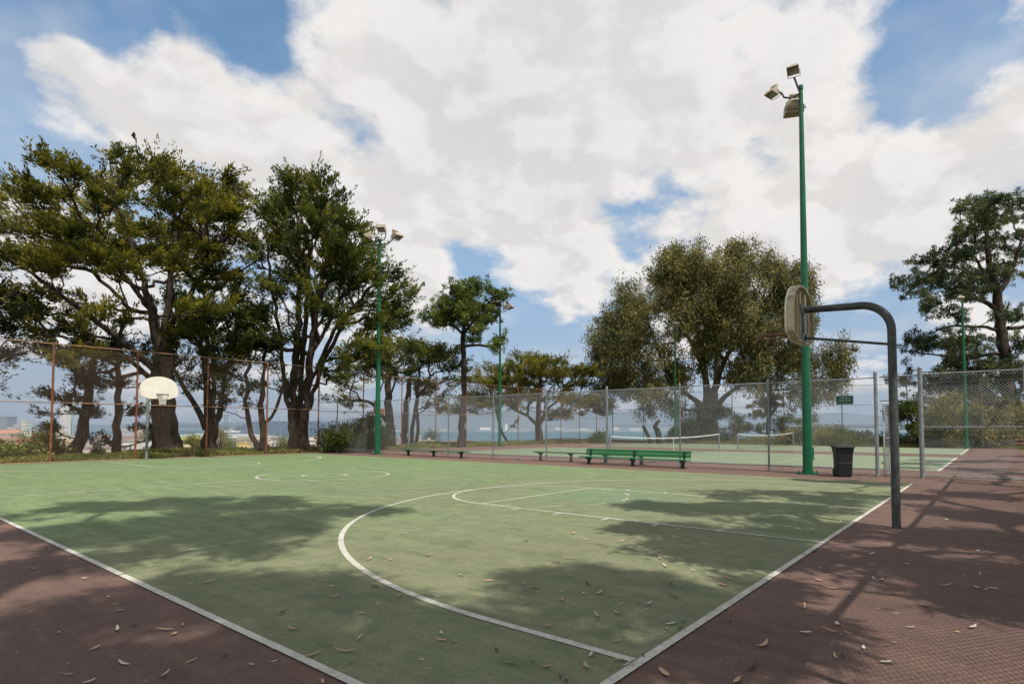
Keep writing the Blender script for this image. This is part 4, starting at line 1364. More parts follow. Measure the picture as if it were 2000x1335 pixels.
# --- second giant, tall, many stems
d = 34
t3 = [trunk_px([(572, 884), (574, 850), (570, 800), (575, 740), (580, 680), (585, 600), (585, 500), (580, 400)], d, [19.2, 17.8, 15.5, 15.5, 13.3, 10.4, 7.4, 3.0]),
      trunk_px([(594, 884), (590, 850), (596, 800), (602, 740), (608, 680), (620, 600), (640, 500), (655, 410)], d, [19.2, 16.3, 17.8, 14.8, 12.6, 9.6, 6.7, 3.0]),
      trunk_px([(584, 884), (583, 840), (586, 790), (590, 730), (595, 650), (600, 560), (610, 450)], d + .4, [16.3, 14.8, 11.8, 10.4, 8.9, 6.7, 3.0]),
      trunk_px([(570, 830), (562, 780), (555, 730), (548, 670), (540, 600), (525, 520), (520, 440)], d, [10.4, 8.9, 7.4, 6.7, 5.9, 4.4, 2.2]),
      trunk_px([(603, 800), (618, 745, .3), (640, 690, .6), (672, 630, 1), (715, 570, 1.3), (750, 540, 1.5)], d, [8.9, 8.1, 7.4, 6.7, 5.2, 2.2]),
      trunk_px([(600, 770), (625, 705, -.5), (655, 640, -1), (690, 590, -1.4), (740, 600, -1.6)], d, [7.4, 7.4, 6.7, 5.2, 2.2]),
      trunk_px([(608, 690), (640, 640, 1.5), (670, 560, 2.5), (700, 470, 3)], d, [7.4, 6.7, 5.2, 2.2])]
l3 = [(575, 372, 22, 34, 20), (615, 375, 26, 36, 24), (662, 405, 30, 36, 24), (700, 440, 16, 24, 8), (545, 420, 34, 36, 26), (600, 450, 60, 44, 50), (660, 470, 44, 40, 34), (530, 480, 40, 40, 28),
      (600, 520, 80, 36, 50), (690, 510, 46, 30, 24), (740, 470, 24, 16, 6), (720, 530, 60, 26, 26), (520, 545, 40, 26, 18), (640, 570, 80, 28, 36), (750, 570, 48, 26, 24), (770, 610, 40, 22, 20),
      (700, 620, 60, 24, 24), (510, 590, 50, 26, 20), (530, 640, 60, 26, 26), (790, 600, 24, 12, 6), (700, 680, 50, 26, 20), (500, 670, 40, 20, 12), (640, 700, 40, 20, 10), (720, 690, 40, 20, 12),
      (560, 340, 8, 12, 3), (530, 380, 12, 18, 6), (612, 345, 9, 12, 3)]
tree('cypress_tree', 'tall dense many stemmed cypress left of the far floodlight pole', 'tree', t3, ellipse_tips(l3, d, (625, 170), np.random.default_rng(8), .85, more=1.55, dv=20, per=8, spread=(.72, .30)), 'cypress', M['cypress_green'], M['bark'], 28, CY, bf=.35, up=.2, dens=1.05, size=1.0)
# --- grove behind the pole
d = 46
tree('cypress_tree', 'wide dark cypress of the grove just right of the far floodlight pole', 'tree',
     [trunk_px([(764, 872), (762, 830), (758, 790), (757, 740), (762, 700)], d, [19, 17, 15, 12, 8]), trunk_px([(760, 830), (745, 805), (728, 785), (705, 778), (680, 782)], d, [7, 6, 5, 5, 3])],
     ellipse_tips([(740, 690, 60, 24, 40), (800, 700, 50, 30, 44), (700, 730, 60, 18, 26), (680, 768, 46, 10, 12), (760, 730, 70, 22, 34), (690, 790, 30, 7, 5), (770, 668, 34, 12, 10)], d, (750, 120), np.random.default_rng(9), .7, more=1.3),
     'cypress', M['cypress_green'], M['bark'], 29, CY, bf=.3, up=.05, dens=.8, size=1.1)
tree('cypress_tree', 'dark cypress with three close stems left of the slender pine', 'tree',
     [trunk_px([(790, 873), (790, 830), (795, 790), (800, 740)], d + 2, [13, 12, 12, 9]), trunk_px([(803, 873), (806, 830), (812, 790), (820, 740)], d + 2, [8, 7, 7, 5]), trunk_px([(812, 868), (816, 830), (814, 790), (812, 750)], d + 3, [7, 6, 6, 4])],
     ellipse_tips([(850, 700, 50, 26, 40), (890, 715, 34, 14, 18), (840, 740, 60, 18, 28), (900, 740, 28, 8, 6), (860, 790, 44, 16, 14), (820, 680, 34, 22, 20), (840, 770, 40, 14, 10)], d + 2, (850, 90), np.random.default_rng(10), .7, more=1.3),
     'cypress', M['cypress_green'], M['bark'], 30, CY, bf=.3, up=.02, dens=.8, size=1.1)
# --- slender pine
d = 43
tree('pine_tree', 'slender pine with a bare curved trunk and a small round crown', 'tree',
     [trunk_px([(902, 873), (904, 820), (907, 770), (906, 720), (904, 680), (902, 655), (908, 630), (920, 600)], d, [15, 13, 11, 10, 9, 9, 7, 4]),
      trunk_px([(906, 676), (925, 670), (950, 674), (968, 680)], d, [6, 5, 4, 2]), trunk_px([(903, 652), (890, 635), (870, 620)], d, [5, 4, 2]), trunk_px([(905, 650), (925, 632), (945, 600), (965, 580)], d, [6, 5, 4, 2])],
     ellipse_tips([(905, 585, 40, 30, 60), (868, 610, 34, 24, 34), (930, 610, 34, 30, 34), (935, 650, 24, 10, 8), (968, 578, 18, 12, 10), (915, 560, 14, 10, 6), (965, 670, 10, 20, 8), (945, 620, 20, 20, 12)], d, (905, 80), np.random.default_rng(11), .8, more=1.5, per=5, spread=(.55, .28)),
     'pine', M['bush'], M['bark'], 31, CY, bf=.3, dens=1.1, size=1.05)
# --- flat topped cypress
d = 58
tree('cypress_tree', 'flat topped umbrella shaped cypress with spreading tiers at the edge of the bay', 'tree',
     [trunk_px([(1052, 866), (1052, 840), (1051, 815), (1053, 780), (1055, 745)], d, [15, 13, 11, 9, 6]), trunk_px([(1052, 832), (1040, 815), (1022, 808), (1005, 800), (985, 785)], d, [8, 6, 5, 4, 2]),
      trunk_px([(1053, 830), (1062, 808), (1075, 790), (1100, 775), (1130, 770)], d, [8, 6, 5, 4, 2])],
     ellipse_tips([(1050, 706, 40, 10, 34), (1040, 724, 78, 10, 60), (1115, 728, 62, 8, 40), (985, 745, 60, 10, 40), (1070, 755, 60, 14, 40), (960, 765, 50, 10, 24), (920, 785, 36, 12, 18), (960, 795, 36, 10, 14),
                   (1020, 780, 40, 12, 18), (1120, 785, 56, 12, 34), (1165, 800, 26, 6, 8), (1080, 800, 40, 8, 10), (1150, 722, 24, 6, 6), (900, 800, 20, 8, 5), (1090, 815, 24, 6, 5)], d, (1040, 130), np.random.default_rng(12), .75, more=2.3, per=9, spread=(1.9, .16)),
     'cypress', M['cypress'], M['bark'], 32, 'trees at the edge of the bay', bf=.3, up=-.1, dens=.9, size=1.2)
tree('cypress_tree', 'thin curved cypress stem under the flat topped tree', 'tree',
     [trunk_px([(993, 868), (985, 855), (976, 835), (970, 815), (968, 795)], d - 1, [5, 5, 4, 4, 3])],
     ellipse_tips([(960, 800, 34, 10, 14), (1000, 830, 14, 5, 3)], d - 1, (965, 40), np.random.default_rng(13), .8), 'cypress', M['cypress'], M['bark'], 33, 'trees at the edge of the bay', bf=.3, dens=.8)
# --- eucalyptus
d = 60
te = [trunk_px([(1385, 868), (1386, 830), (1384, 790), (1380, 750), (1372, 700), (1360, 640), (1350, 570)], d, [36.0, 31.7, 24.5, 13.0, 10.1, 7.2, 2.9]),
      trunk_px([(1390, 800), (1398, 750), (1402, 690), (1420, 630), (1440, 560), (1445, 500)], d, [18.7, 13.0, 10.8, 8.6, 5.8, 2.2]),
      trunk_px([(1392, 800), (1420, 770), (1455, 745), (1490, 715), (1520, 700)], d, [13.0, 8.6, 7.2, 5.8, 2.2]),
      trunk_px([(1380, 800), (1352, 775), (1318, 755), (1295, 720), (1285, 680), (1270, 640)], d, [13.0, 8.6, 6.5, 5.8, 4.3, 2.2]),
      trunk_px([(1386, 780), (1375, 720, 2), (1345, 660, 3), (1310, 600, 4), (1290, 540, 4)], d, [13.0, 8.6, 6.5, 5.0, 2.2]),
      trunk_px([(1392, 770), (1415, 700, -2), (1460, 640, -3), (1500, 580, -4), (1530, 540, -4)], d, [11.5, 8.6, 6.5, 5.0, 2.2])]
le = [(1315, 500, 30, 34, 26), (1345, 520, 50, 34, 40), (1410, 495, 50, 30, 46), (1470, 510, 44, 34, 44), (1540, 535, 40, 34, 40), (1575, 580, 24, 40, 22), (1300, 560, 50, 36, 44), (1250, 575, 34, 24, 24),
      (1370, 570, 70, 34, 60), (1450, 580, 60, 40, 60), (1530, 620, 50, 40, 44), (1230, 610, 34, 24, 24), (1200, 640, 34, 22, 22), (1280, 630, 50, 34, 36), (1350, 640, 60, 34, 46), (1430, 650, 60, 36, 48),
      (1190, 680, 24, 26, 16), (1240, 680, 44, 22, 20), (1230, 720, 34, 18, 14), (1290, 700, 44, 24, 24), (1340, 710, 40, 24, 22), (1500, 680, 50, 34, 40), (1560, 690, 34, 34, 28), (1610, 700, 24, 24, 20), (1455, 700, 30, 24, 16),
      (1290, 745, 40, 14, 10), (1200, 755, 26, 14, 8), (1500, 735, 34, 20, 14), (1270, 785, 14, 12, 5), (1310, 775, 16, 14, 6), (1590, 740, 22, 24, 10), (1540, 760, 24, 20, 12), (1220, 735, 40, 20, 14), (1270, 760, 30, 14, 8), (1600, 755, 24, 20, 10), (1450, 740, 40, 16, 10), (1320, 470, 12, 8, 5), (1410, 468, 20, 8, 6)]
tree('eucalyptus_tree', 'big rounded eucalyptus with olive crown and stout trunk by the bay', 'tree', te, ellipse_tips([(1400 + (a_ - 1400) * 1.07, b_, c_, e_, f_) for a_, b_, c_, e_, f_ in le], d, (1400, 225), np.random.default_rng(14), .8, more=1.75, spread=(1.2, .8), per=11, dv=20), 'eucalyptus', M['eucalyptus'], M['bark_grey'], 34, None, bf=.35, up=.1, dens=.95, size=1.1)
# --- small pine right of the eucalyptus
d = 56
tree('pine_tree', 'small dark pine beneath the right side of the eucalyptus', 'tree',
     [trunk_px([(1500, 868), (1500, 830), (1502, 790), (1506, 750)], d, [9, 8, 6, 3])],
     ellipse_tips([(1510, 765, 26, 16, 20), (1500, 800, 50, 16, 34), (1530, 820, 34, 12, 22), (1480, 840, 30, 10, 14), (1535, 848, 30, 10, 14)], d, (1510, 60), np.random.default_rng(15), .8),
     'pine', M['cypress_green'], M['bark'], 35, None, bf=.2, up=-.2, dens=1.0, size=1.0)
# --- big pine on the right
d = 46
t9 = [trunk_px([(1974, 872), (1973, 820), (1970, 760), (1964, 700), (1956, 640), (1950, 590), (1940, 540), (1925, 470), (1918, 410)], d, [30, 27, 24, 21, 19, 17, 12, 8, 4]),
      trunk_px([(1960, 650), (1930, 635), (1900, 640), (1860, 632), (1820, 650)], d, [7, 6, 5, 4, 2]), trunk_px([(1952, 605), (1925, 588), (1890, 580), (1840, 555), (1790, 545)], d, [9, 8, 7, 5, 2]),
      trunk_px([(1955, 690), (1925, 690), (1900, 700), (1850, 695), (1800, 690)], d, [7, 6, 5, 4, 2]), trunk_px([(1968, 640), (2000, 640), (2040, 620)], d, [8, 7, 4]), trunk_px([(1952, 570), (1980, 520), (2000, 460), (2010, 400)], d, [9, 7, 5, 3]),
      trunk_px([(1945, 560), (1915, 520), (1885, 480)], d, [7, 5, 3])]
l9 = [(1920, 400, 26, 22, 30), (1880, 405, 14, 20, 10), (1945, 420, 34, 26, 34), (1910, 445, 44, 26, 40), (1890, 480, 40, 20, 28), (1960, 480, 44, 26, 28), (1870, 505, 34, 14, 16), (1815, 510, 28, 14, 16), (1990, 395, 18, 26, 16), (2020, 440, 34, 40, 26),
      (1900, 540, 60, 18, 36), (1840, 545, 50, 18, 32), (1775, 545, 30, 12, 16), (1960, 540, 50, 26, 34), (1820, 575, 40, 16, 18), (1900, 575, 50, 14, 18), (1880, 615, 34, 14, 10), (1990, 600, 40, 26, 16),
      (1790, 675, 28, 12, 12), (1840, 665, 46, 20, 34), (1900, 670, 44, 24, 30), (1950, 720, 44, 28, 44), (1860, 705, 50, 16, 34), (1800, 740, 40, 12, 20), (1860, 755, 55, 18, 44), (1920, 765, 46, 24, 46), (1990, 680, 34, 34, 20), (2000, 755, 34, 34, 30), (1880, 730, 40, 20, 26), (2040, 560, 40, 60, 24)]
tree('pine_tree', 'large dark pine with open horizontal branches at the right edge', 'tree', t9, ellipse_tips(l9, d, (1930, 170), np.random.default_rng(16), .75, more=1.15, spread=(1.0, .3)), 'pine', M['pine'], M['bark'], 36, None, bf=.35, up=-.05, dens=1.15, size=1.05)
M['stump'] = simple('dark_stump_wood', (0.022, 0.018, 0.016), (0.012, 0.010, 0.009), 4, .9)  # plain dark brown over the whole stump
# --- crooked dead stumps in the distance
for i, (pl, w, lab) in enumerate((([(1272, 872), (1268, 855), (1260, 838), (1256, 831)], [8, 7, 7, 6], 'short leaning cut tree stump left of the far green pole'),
                                  ([(1286, 872), (1288, 855), (1284, 840), (1279, 832), (1284, 824), (1288, 820)], [13, 12, 11, 9, 7, 6], 'crooked cut tree stump with a bulge next to the leaning stump'))):
    P_, R_ = trunk_px(pl, 53, w)
    rt_ = empty('tree_stump', P_[0]); tag(rt_, lab, 'tree stump')
    V, Q = tubes_np([(np.array(P_) - P_[0], np.array(R_))], 10)
    np_mesh('trunk', V, Q, M['stump'], rt_, smooth=True)
    MB().tube([np.array(P_[-1]) - P_[0], np.array(P_[-1]) - P_[0] + np.array([0, 0, .05])], R_[-1], 10).build('cut_top', M['bark_grey'], rt_)

# ------------------------------------------------------------------ shrubs
def shrub(label, lobes, dist, leafm, seed, dens=1.0, size=1.0, name='shrub', group='shrubs around the courts', flat=.8):
    rng = np.random.default_rng(seed)
    uc = np.mean([l[0] for l in lobes]); Ru = max(abs(l[0] - uc) + l[2] for l in lobes)
    T = ellipse_tips(lobes, dist, (uc, Ru * 1.05), rng, flat)
    cen = np.mean(T, axis=0); b = cen.copy(); b[2] = float(terr_z(b[0], b[1]))
    stems = []
    root = empty(name, b); tag(root, label, 'shrub', group)
    V, Q, Tn = foliage('shrub', T, nrm(T - cen), cen, rng, dens, size)
    np_mesh('foliage', V - b, Q, leafm, root, tint=Tn)
    for i in rng.choice(len(T), min(14, len(T)), replace=False):
        m_ = (b + T[i]) / 2 + np.array([0, 0, .1])
        stems.append((np.array([b, m_, T[i]]) - b, np.array([.04, .03, .012])))
    V, Q = tubes_np(stems, 5)
    np_mesh('stems', V, Q, M['bark'], root)
shrub('low green bush at the lower left corner of the tall fence', [(20, 893, 44, 8, 36), (12, 880, 16, 6, 8)], 28, M['bush'], 40)
shrub('grey green rounded bush beside the small leaning cypress', [(86, 887, 34, 12, 46), (98, 871, 20, 8, 16)], 29, M['bush_yellow'], 41)
shrub('tiny dark round bush near the straight cypress trunk', [(185, 893, 10, 7, 14)], 31, M['bush'], 42, size=.7)
shrub('pointed green bush beside the double trunk cypress', [(655, 872, 34, 18, 54), (668, 850, 14, 12, 14)], 34, M['bush'], 43)
shrub('large dark green bush behind the left end of the silver fence', [(700, 850, 44, 28, 90), (680, 862, 40, 22, 50), (720, 835, 20, 12, 20)], 38, M['bush'], 44, size=1.15)
shrub('bushy growth to the right behind the green floodlight pole', [(752, 868, 14, 16, 24), (748, 845, 8, 10, 8)], 40, M['bush'], 45)
shrub('weedy bush under the flat topped cypress', [(1110, 868, 28, 8, 30), (1060, 873, 26, 6, 18)], 55, M['bush'], 46)
shrub('upright small bush right of the flat topped cypress', [(1168, 862, 15, 12, 30)], 54, M['bush'], 47)
shrub('dark rounded bush wrapped round the eucalyptus base', [(1360, 835, 24, 28, 60), (1410, 830, 34, 34, 90), (1385, 800, 26, 18, 40), (1390, 850, 50, 14, 50)], 58, M['bush'], 48, size=1.3)
shrub('small dark shrub left of the eucalyptus base', [(1315, 845, 14, 18, 36), (1340, 852, 14, 14, 20)], 57, M['bush'], 49, size=1.1)
shrub('grassy low shrub beneath the small dark pine', [(1480, 866, 40, 7, 40), (1530, 862, 30, 8, 30)], 54, M['bush_yellow'], 50, size=1.0)
shrub('olive bushy hedge behind the tall green pole', [(1590, 850, 40, 16, 70), (1625, 845, 24, 12, 30)], 50, M['bush_yellow'], 51, size=1.1)
shrub('bright green hedge behind the black bin', [(1665, 858, 44, 11, 80), (1705, 864, 24, 10, 34), (1640, 864, 24, 8, 24)], 47, M['bush'], 52, size=1.0)
shrub('green shrubs seen through the gateway', [(1765, 862, 40, 14, 80), (1740, 868, 24, 8, 20)], 48, M['bush'], 53, size=1.1)
shrub('yellow flowering bush left of the right hand pine', [(1850, 800, 44, 30, 90), (1840, 840, 46, 22, 70), (1890, 830, 34, 30, 60)], 43.5, M['bush_yellow'], 54, size=1.3)
shrub('tall mixed bush in front of the right hand pine', [(1930, 830, 40, 28, 80), (1975, 800, 34, 34, 60), (1940, 790, 24, 18, 24), (2030, 820, 40, 40, 60)], 43.8, M['bush_yellow'], 55, size=1.3)
shrub('dark low bushes at the foot of the right hand pine', [(1900, 860, 60, 10, 60), (1980, 862, 50, 10, 46)], 45, M['bush'], 56, size=1.0)
tree('pine_tree', 'short bushy pine seen through the gateway', 'tree', [trunk_px([(1795, 866), (1790, 845), (1778, 825), (1770, 800)], 44, [8, 7, 5, 3])],
     ellipse_tips([(1775, 805, 24, 16, 36), (1785, 825, 24, 14, 24), (1762, 800, 10, 18, 10), (1770, 788, 10, 8, 6)], 44, (1776, 36), np.random.default_rng(17), .8, spread=(.5, .3)), 'pine', M['bush'], M['bark'], 37, None, bf=.3, dens=1.1)

# ------------------------------------------------------------------ grass strips (nobody could count the blades)
def grass(name, label, region, n, h, seed, mat=None):
    rng = np.random.default_rng(seed)
    x0, x1, y0, y1 = region
    X = rng.uniform(x0, x1, n); Y = y0 + (y1 - y0) * rng.uniform(0, 1, n)
    tuft = (np.sin(X * 1.7 + 2 * np.sin(Y * .9)) + np.sin(Y * 2.3 + X * .6)) * .25 + .75
    Z = terr_z(X, Y)
    P_ = np.stack([X, Y, Z], 1)
    D_ = nrm(np.stack([rng.normal(size=n) * .35, rng.normal(size=n) * .35, np.ones(n)], 1))
    L = rng.uniform(.4, 1.15, n) * h * tuft; W = rng.uniform(.02, .045, n)
    S = nrm(np.cross(D_, np.stack([rng.normal(size=n), rng.normal(size=n), np.zeros(n)], 1)))
    bend = D_ + np.stack([rng.normal(size=n) * .3, rng.normal(size=n) * .3, np.zeros(n)], 1)
    V = np.stack([P_ - S * W[:, None] / 2, P_ + S * W[:, None] / 2, P_ + D_ * L[:, None] * .6 + S * W[:, None] * .3, P_ + bend * L[:, None]], 1).reshape(-1, 3)
    Q = np.arange(n * 4).reshape(-1, 4)
    T = np.repeat(np.clip(rng.normal(.5, .2, n) + (tuft - .75) * .5, 0, 1), 4)
    o = np_mesh(name, V, Q, mat or M['grass'], None, tint=T)
    tag(o, label, 'grass', kind='stuff')
grass('grass', 'long unmown grass along the tall rusty fence', (-20, 9, FY + .15, 35), 70000, .30, 60)
grass('grass', 'weedy grass bank beyond the tennis court end fence', (9, 44, FY + .4, 36), 60000, .28, 61)
grass('grass', 'grass verge between the courts and the bay view', (41.6, 47, -8, 30), 40000, .26, 62)
sheet('dirt_strip', -18, 9.2, 28.35, 29.3, 0.006, simple('reddish_dirt', (0.27, 0.16, 0.10), (0.20, 0.13, 0.08), 3, .95), 'narrow strip of reddish dirt at the foot of the tall fence')

# ------------------------------------------------------------------ big trees beside the camera: out of the frame, their crowns shade the court
def shade_tips(targets, rng):
    T = []
    for (u, v, h, r, n) in targets:
        g = gnd(u, v)
        c = np.array([g[0] - SUN_TR[0] * SH * h, g[1] - SUN_TR[1] * SH * h, h])
        for _ in range(n):
            q = rng.uniform(-1, 1, 3) * r * .62
            q[2] *= .6
            T.append(c + q)
    T = np.array(T)
    keep = []
    for p in T:
        f = (p - CAM) @ FH
        if f > .3:
            u, v = px(p)
            rad = 1.3 * F / f
            if -rad < u < 2000 + rad and v > -rad: continue
        keep.append(p)
    return np.array(keep)
rs = np.random.default_rng(70)
sh1 = [(235, 985, 14, 1.0, 9), (330, 984, 14, 1.1, 9), (470, 979, 14, 1.1, 9), (520, 984, 14, .8, 5), (430, 1010, 14, 1.0, 9), (510, 1022, 14, 1.0, 9), (440, 1036, 14, .8, 6), (645, 995, 14, .9, 8), (700, 998, 14, .6, 3), (595, 1034, 14, .6, 4),
       (120, 1036, 14, .9, 6), (210, 1026, 14, .9, 6), (300, 1036, 14, .9, 7), (350, 1018, 14, .7, 5), (30, 1006, 14, .8, 4), (285, 1074, 14, .45, 3), (480, 1068, 13, .5, 3), (200, 1060, 14, .4, 2), (15, 1118, 14, .45, 5)]
sh2 = [(110, 1195, 13, .40, 5), (170, 1205, 13, .35, 4), (330, 1180, 13, .35, 4), (400, 1185, 13, .3, 3), (340, 1142, 13, .35, 4), (430, 1142, 13, .35, 4), (540, 1140, 13, .4, 5), (620, 1150, 13, .45, 7), (700, 1160, 13, .45, 6), (650, 1180, 13, .4, 5), (560, 1165, 13, .3, 3),
       (60, 1270, 13, .35, 4), (160, 1290, 13, .35, 4), (260, 1310, 13, .35, 4), (40, 1330, 13, .35, 3), (430, 1290, 13, .3, 3), (520, 1240, 13, .3, 3), (600, 1260, 13, .4, 5), (700, 1270, 13, .4, 6), (800, 1240, 13, .4, 5), (830, 1300, 13, .4, 6), (720, 1320, 13, .4, 5), (920, 1270, 13, .4, 5), (600, 1325, 13, .3, 3), (880, 1210, 13, .3, 3), (960, 1320, 13, .35, 4)]
sh3 = [(1080, 1130, 12, .4, 5), (1150, 1125, 12, .45, 7), (1220, 1140, 12, .45, 7), (1290, 1155, 11, .4, 6), (1100, 1165, 12, .4, 5), (1190, 1175, 12, .4, 5), (1280, 1185, 11, .3, 3), (1350, 1180, 11, .3, 3), (1040, 1280, 12, .35, 4), (1110, 1310, 12, .35, 4), (1180, 1260, 11, .3, 3), (1010, 1220, 12, .3, 3), (1420, 1225, 10, .25, 3), (1390, 1270, 10, .3, 3)]
sh4 = [(1240, 985, 9.5, .45, 5), (1300, 990, 9.2, .6, 7), (1380, 992, 9, .7, 9), (1460, 990, 9, .7, 9), (1540, 992, 8.5, .7, 9), (1400, 968, 10, .5, 4), (1450, 962, 10, .5, 4), (1540, 966, 10, .6, 6), (1620, 978, 9, .6, 7), (1230, 1030, 9, .4, 4), (1300, 1032, 9, .45, 5), (1380, 1040, 8, .5, 6), (1460, 1046, 8, .6, 7), (1540, 1040, 8, .6, 7), (1610, 1030, 7.5, .5, 5),
       (1330, 1072, 8, .35, 4), (1410, 1080, 7.5, .45, 6), (1480, 1085, 7.5, .5, 6), (1550, 1075, 7, .5, 5), (1500, 1010, 8, .4, 3), (1680, 966, 10, .6, 6), (1640, 940, 11, .6, 5), (1700, 944, 11, .6, 5), (1580, 938, 11, .4, 3)]
sh5 = [(1900, 965, 10, .8, 8), (1800, 970, 9, .6, 6), (1860, 1000, 9, .8, 8), (1950, 1010, 8, .8, 8), (1820, 1040, 8, .6, 7), (1900, 1060, 7.5, .7, 8), (1960, 1050, 7.5, .6, 6), (1760, 1090, 7.2, .3, 3), (1850, 1120, 7, .5, 7), (1950, 1110, 7, .5, 6), (1900, 1170, 7, .35, 4), (1990, 1180, 7, .4, 4), (1500, 1150, 8, .25, 3), (1500, 1215, 8, .25, 3), (1440, 1270, 8, .25, 3),
       (1850, 900, 13, 1.6, 16), (1950, 900, 13, 1.6, 16), (1900, 915, 12, 1.3, 12), (1800, 905, 13, 1.2, 9), (1980, 925, 11, 1.0, 9), (1760, 912, 13, .9, 6), (2000, 890, 13, 1.6, 10)]
GR = 'tall eucalyptus trees standing behind the side fence'
def big_tree(label, trunks, targets, seed, size=.62, dens=1.0):
    dens *= 1.9
    T = shade_tips(targets, np.random.default_rng(seed))
    tree('eucalyptus_tree', label, 'tree', trunks, T, 'eucalyptus', M['eucalyptus'], M['bark_grey'], seed, GR, bf=.3, dens=dens, size=size, up=.1)
big_tree('tall pale eucalyptus behind the photographer shading the left of the court', [([(-13.5, -6.5, -.05), (-13.3, -6.2, 4), (-13.0, -5.5, 8), (-12.5, -4.5, 12)], [.42, .36, .28, .12]), ([(-13.3, -6.1, 5), (-11.8, -3.6, 9), (-10.5, -1.5, 12), (-9.5, 1.0, 13.5)], [.2, .16, .1, .05])], sh1, 71, .6, 1.0)
big_tree('eucalyptus right behind the photographer with low wide crown', [([(-11.0, -8.5, -.05), (-10.8, -8.4, 4), (-10.3, -8, 8), (-10, -7.5, 12)], [.36, .30, .22, .1])], sh2 + sh3, 72, .42, .9)
big_tree('eucalyptus beside the near hoop shading the key', [([(-2.5, -6.2, -.05), (-2.4, -6.1, 3), (-2.3, -5.6, 6), (-2.0, -5.0, 9)], [.20, .17, .12, .06])], sh4, 73, .50, 1.0)
big_tree('eucalyptus behind the corner of the side fence', [([(6.5, -7.8, -.05), (6.4, -7.6, 4), (6.6, -7.2, 8), (7, -7, 12)], [.22, .19, .14, .07])], sh5, 74, .52, 1.0)

# ------------------------------------------------------------------ fallen leaves
def leaf_mesh(kind, seed):
    rng = random.Random(seed)
    n = 9
    vs, fs = [], []
    if kind == 'long':
        L_, W_ = .15, .022
    elif kind == 'short':
        L_, W_ = .07, .028
    else:
        L_, W_ = .11, .030
    bend = rng.uniform(-.5, .5); curl = rng.uniform(.08, .28)
    for i in range(n):
        t = i / (n - 1)
        w = W_ * (math.sin(PI * min(1, t * .93 + .05)) ** .7) * .5
        x = (t - .5) * L_; y = bend * L_ * (t - .5) ** 2
        z = .006 + curl * L_ * (2 * t - 1) ** 2 * .5
        for s, dz in ((-1, .35), (0, 0), (1, .35)):
            vs.append((x, y + s * w, z + dz * w))
    for i in range(n - 1):
        for k in range(2):
            a = i * 3 + k
            fs.append((a, a + 1, a + 4, a + 3))
    # stalk
    k = len(vs)
    vs += [(-L_ / 2 - .02, bend * L_ * .3, .004), (-L_ / 2, bend * L_ * .25 - .0015, .008), (-L_ / 2, bend * L_ * .25 + .0015, .008)]
    fs.append((k, k + 1, k + 2))
    me = bpy.data.meshes.new('fallen_leaf'); me.from_pydata(vs, [], fs); me.update()
    return me
LV = {}
for kd in ('long', 'short', 'mid'):
    for s in range(3):
        for mn in ('leaf_tan', 'leaf_brown', 'leaf_pale'):
            me = leaf_mesh(kd, s * 7 + len(kd)); me.materials.append(M[mn]); LV[(kd, s, mn)] = me
LAB = {'leaf_tan': 'tan', 'leaf_brown': 'dark brown', 'leaf_pale': 'pale bleached'}
def put_leaf(u, v, kd, mn, sc=1.0, rot=None, rl=random.Random(5)):
    g = gnd(u, v)
    o = bpy.data.objects.new('fallen_leaf', LV[(kd, rl.randrange(3), mn)])
    C.objects.link(o)
    on_green = (-WS < g[0] < WS and 0 < g[1] < LL)
    o.location = (g[0], g[1], .010 if on_green else .004)
    o.rotation_euler = (rl.uniform(-.15, .15), rl.uniform(-.1, .1), rl.uniform(0, 6.28) if rot is None else rot)
    o.scale = (sc, sc, sc)
    shp = {'long': 'long curved', 'short': 'small', 'mid': 'broad'}[kd]
    surf = 'the green court' if on_green else ('the red asphalt beside the side fence' if g[1] < 0 else 'the red asphalt left of the court')
    o['label'] = '%s %s dry eucalyptus leaf lying on %s' % (shp, LAB[mn], surf)
    o['category'] = 'leaf'
    o['group'] = o['label'].replace(' leaf', ' leaves').replace('lying ', '')
    return o
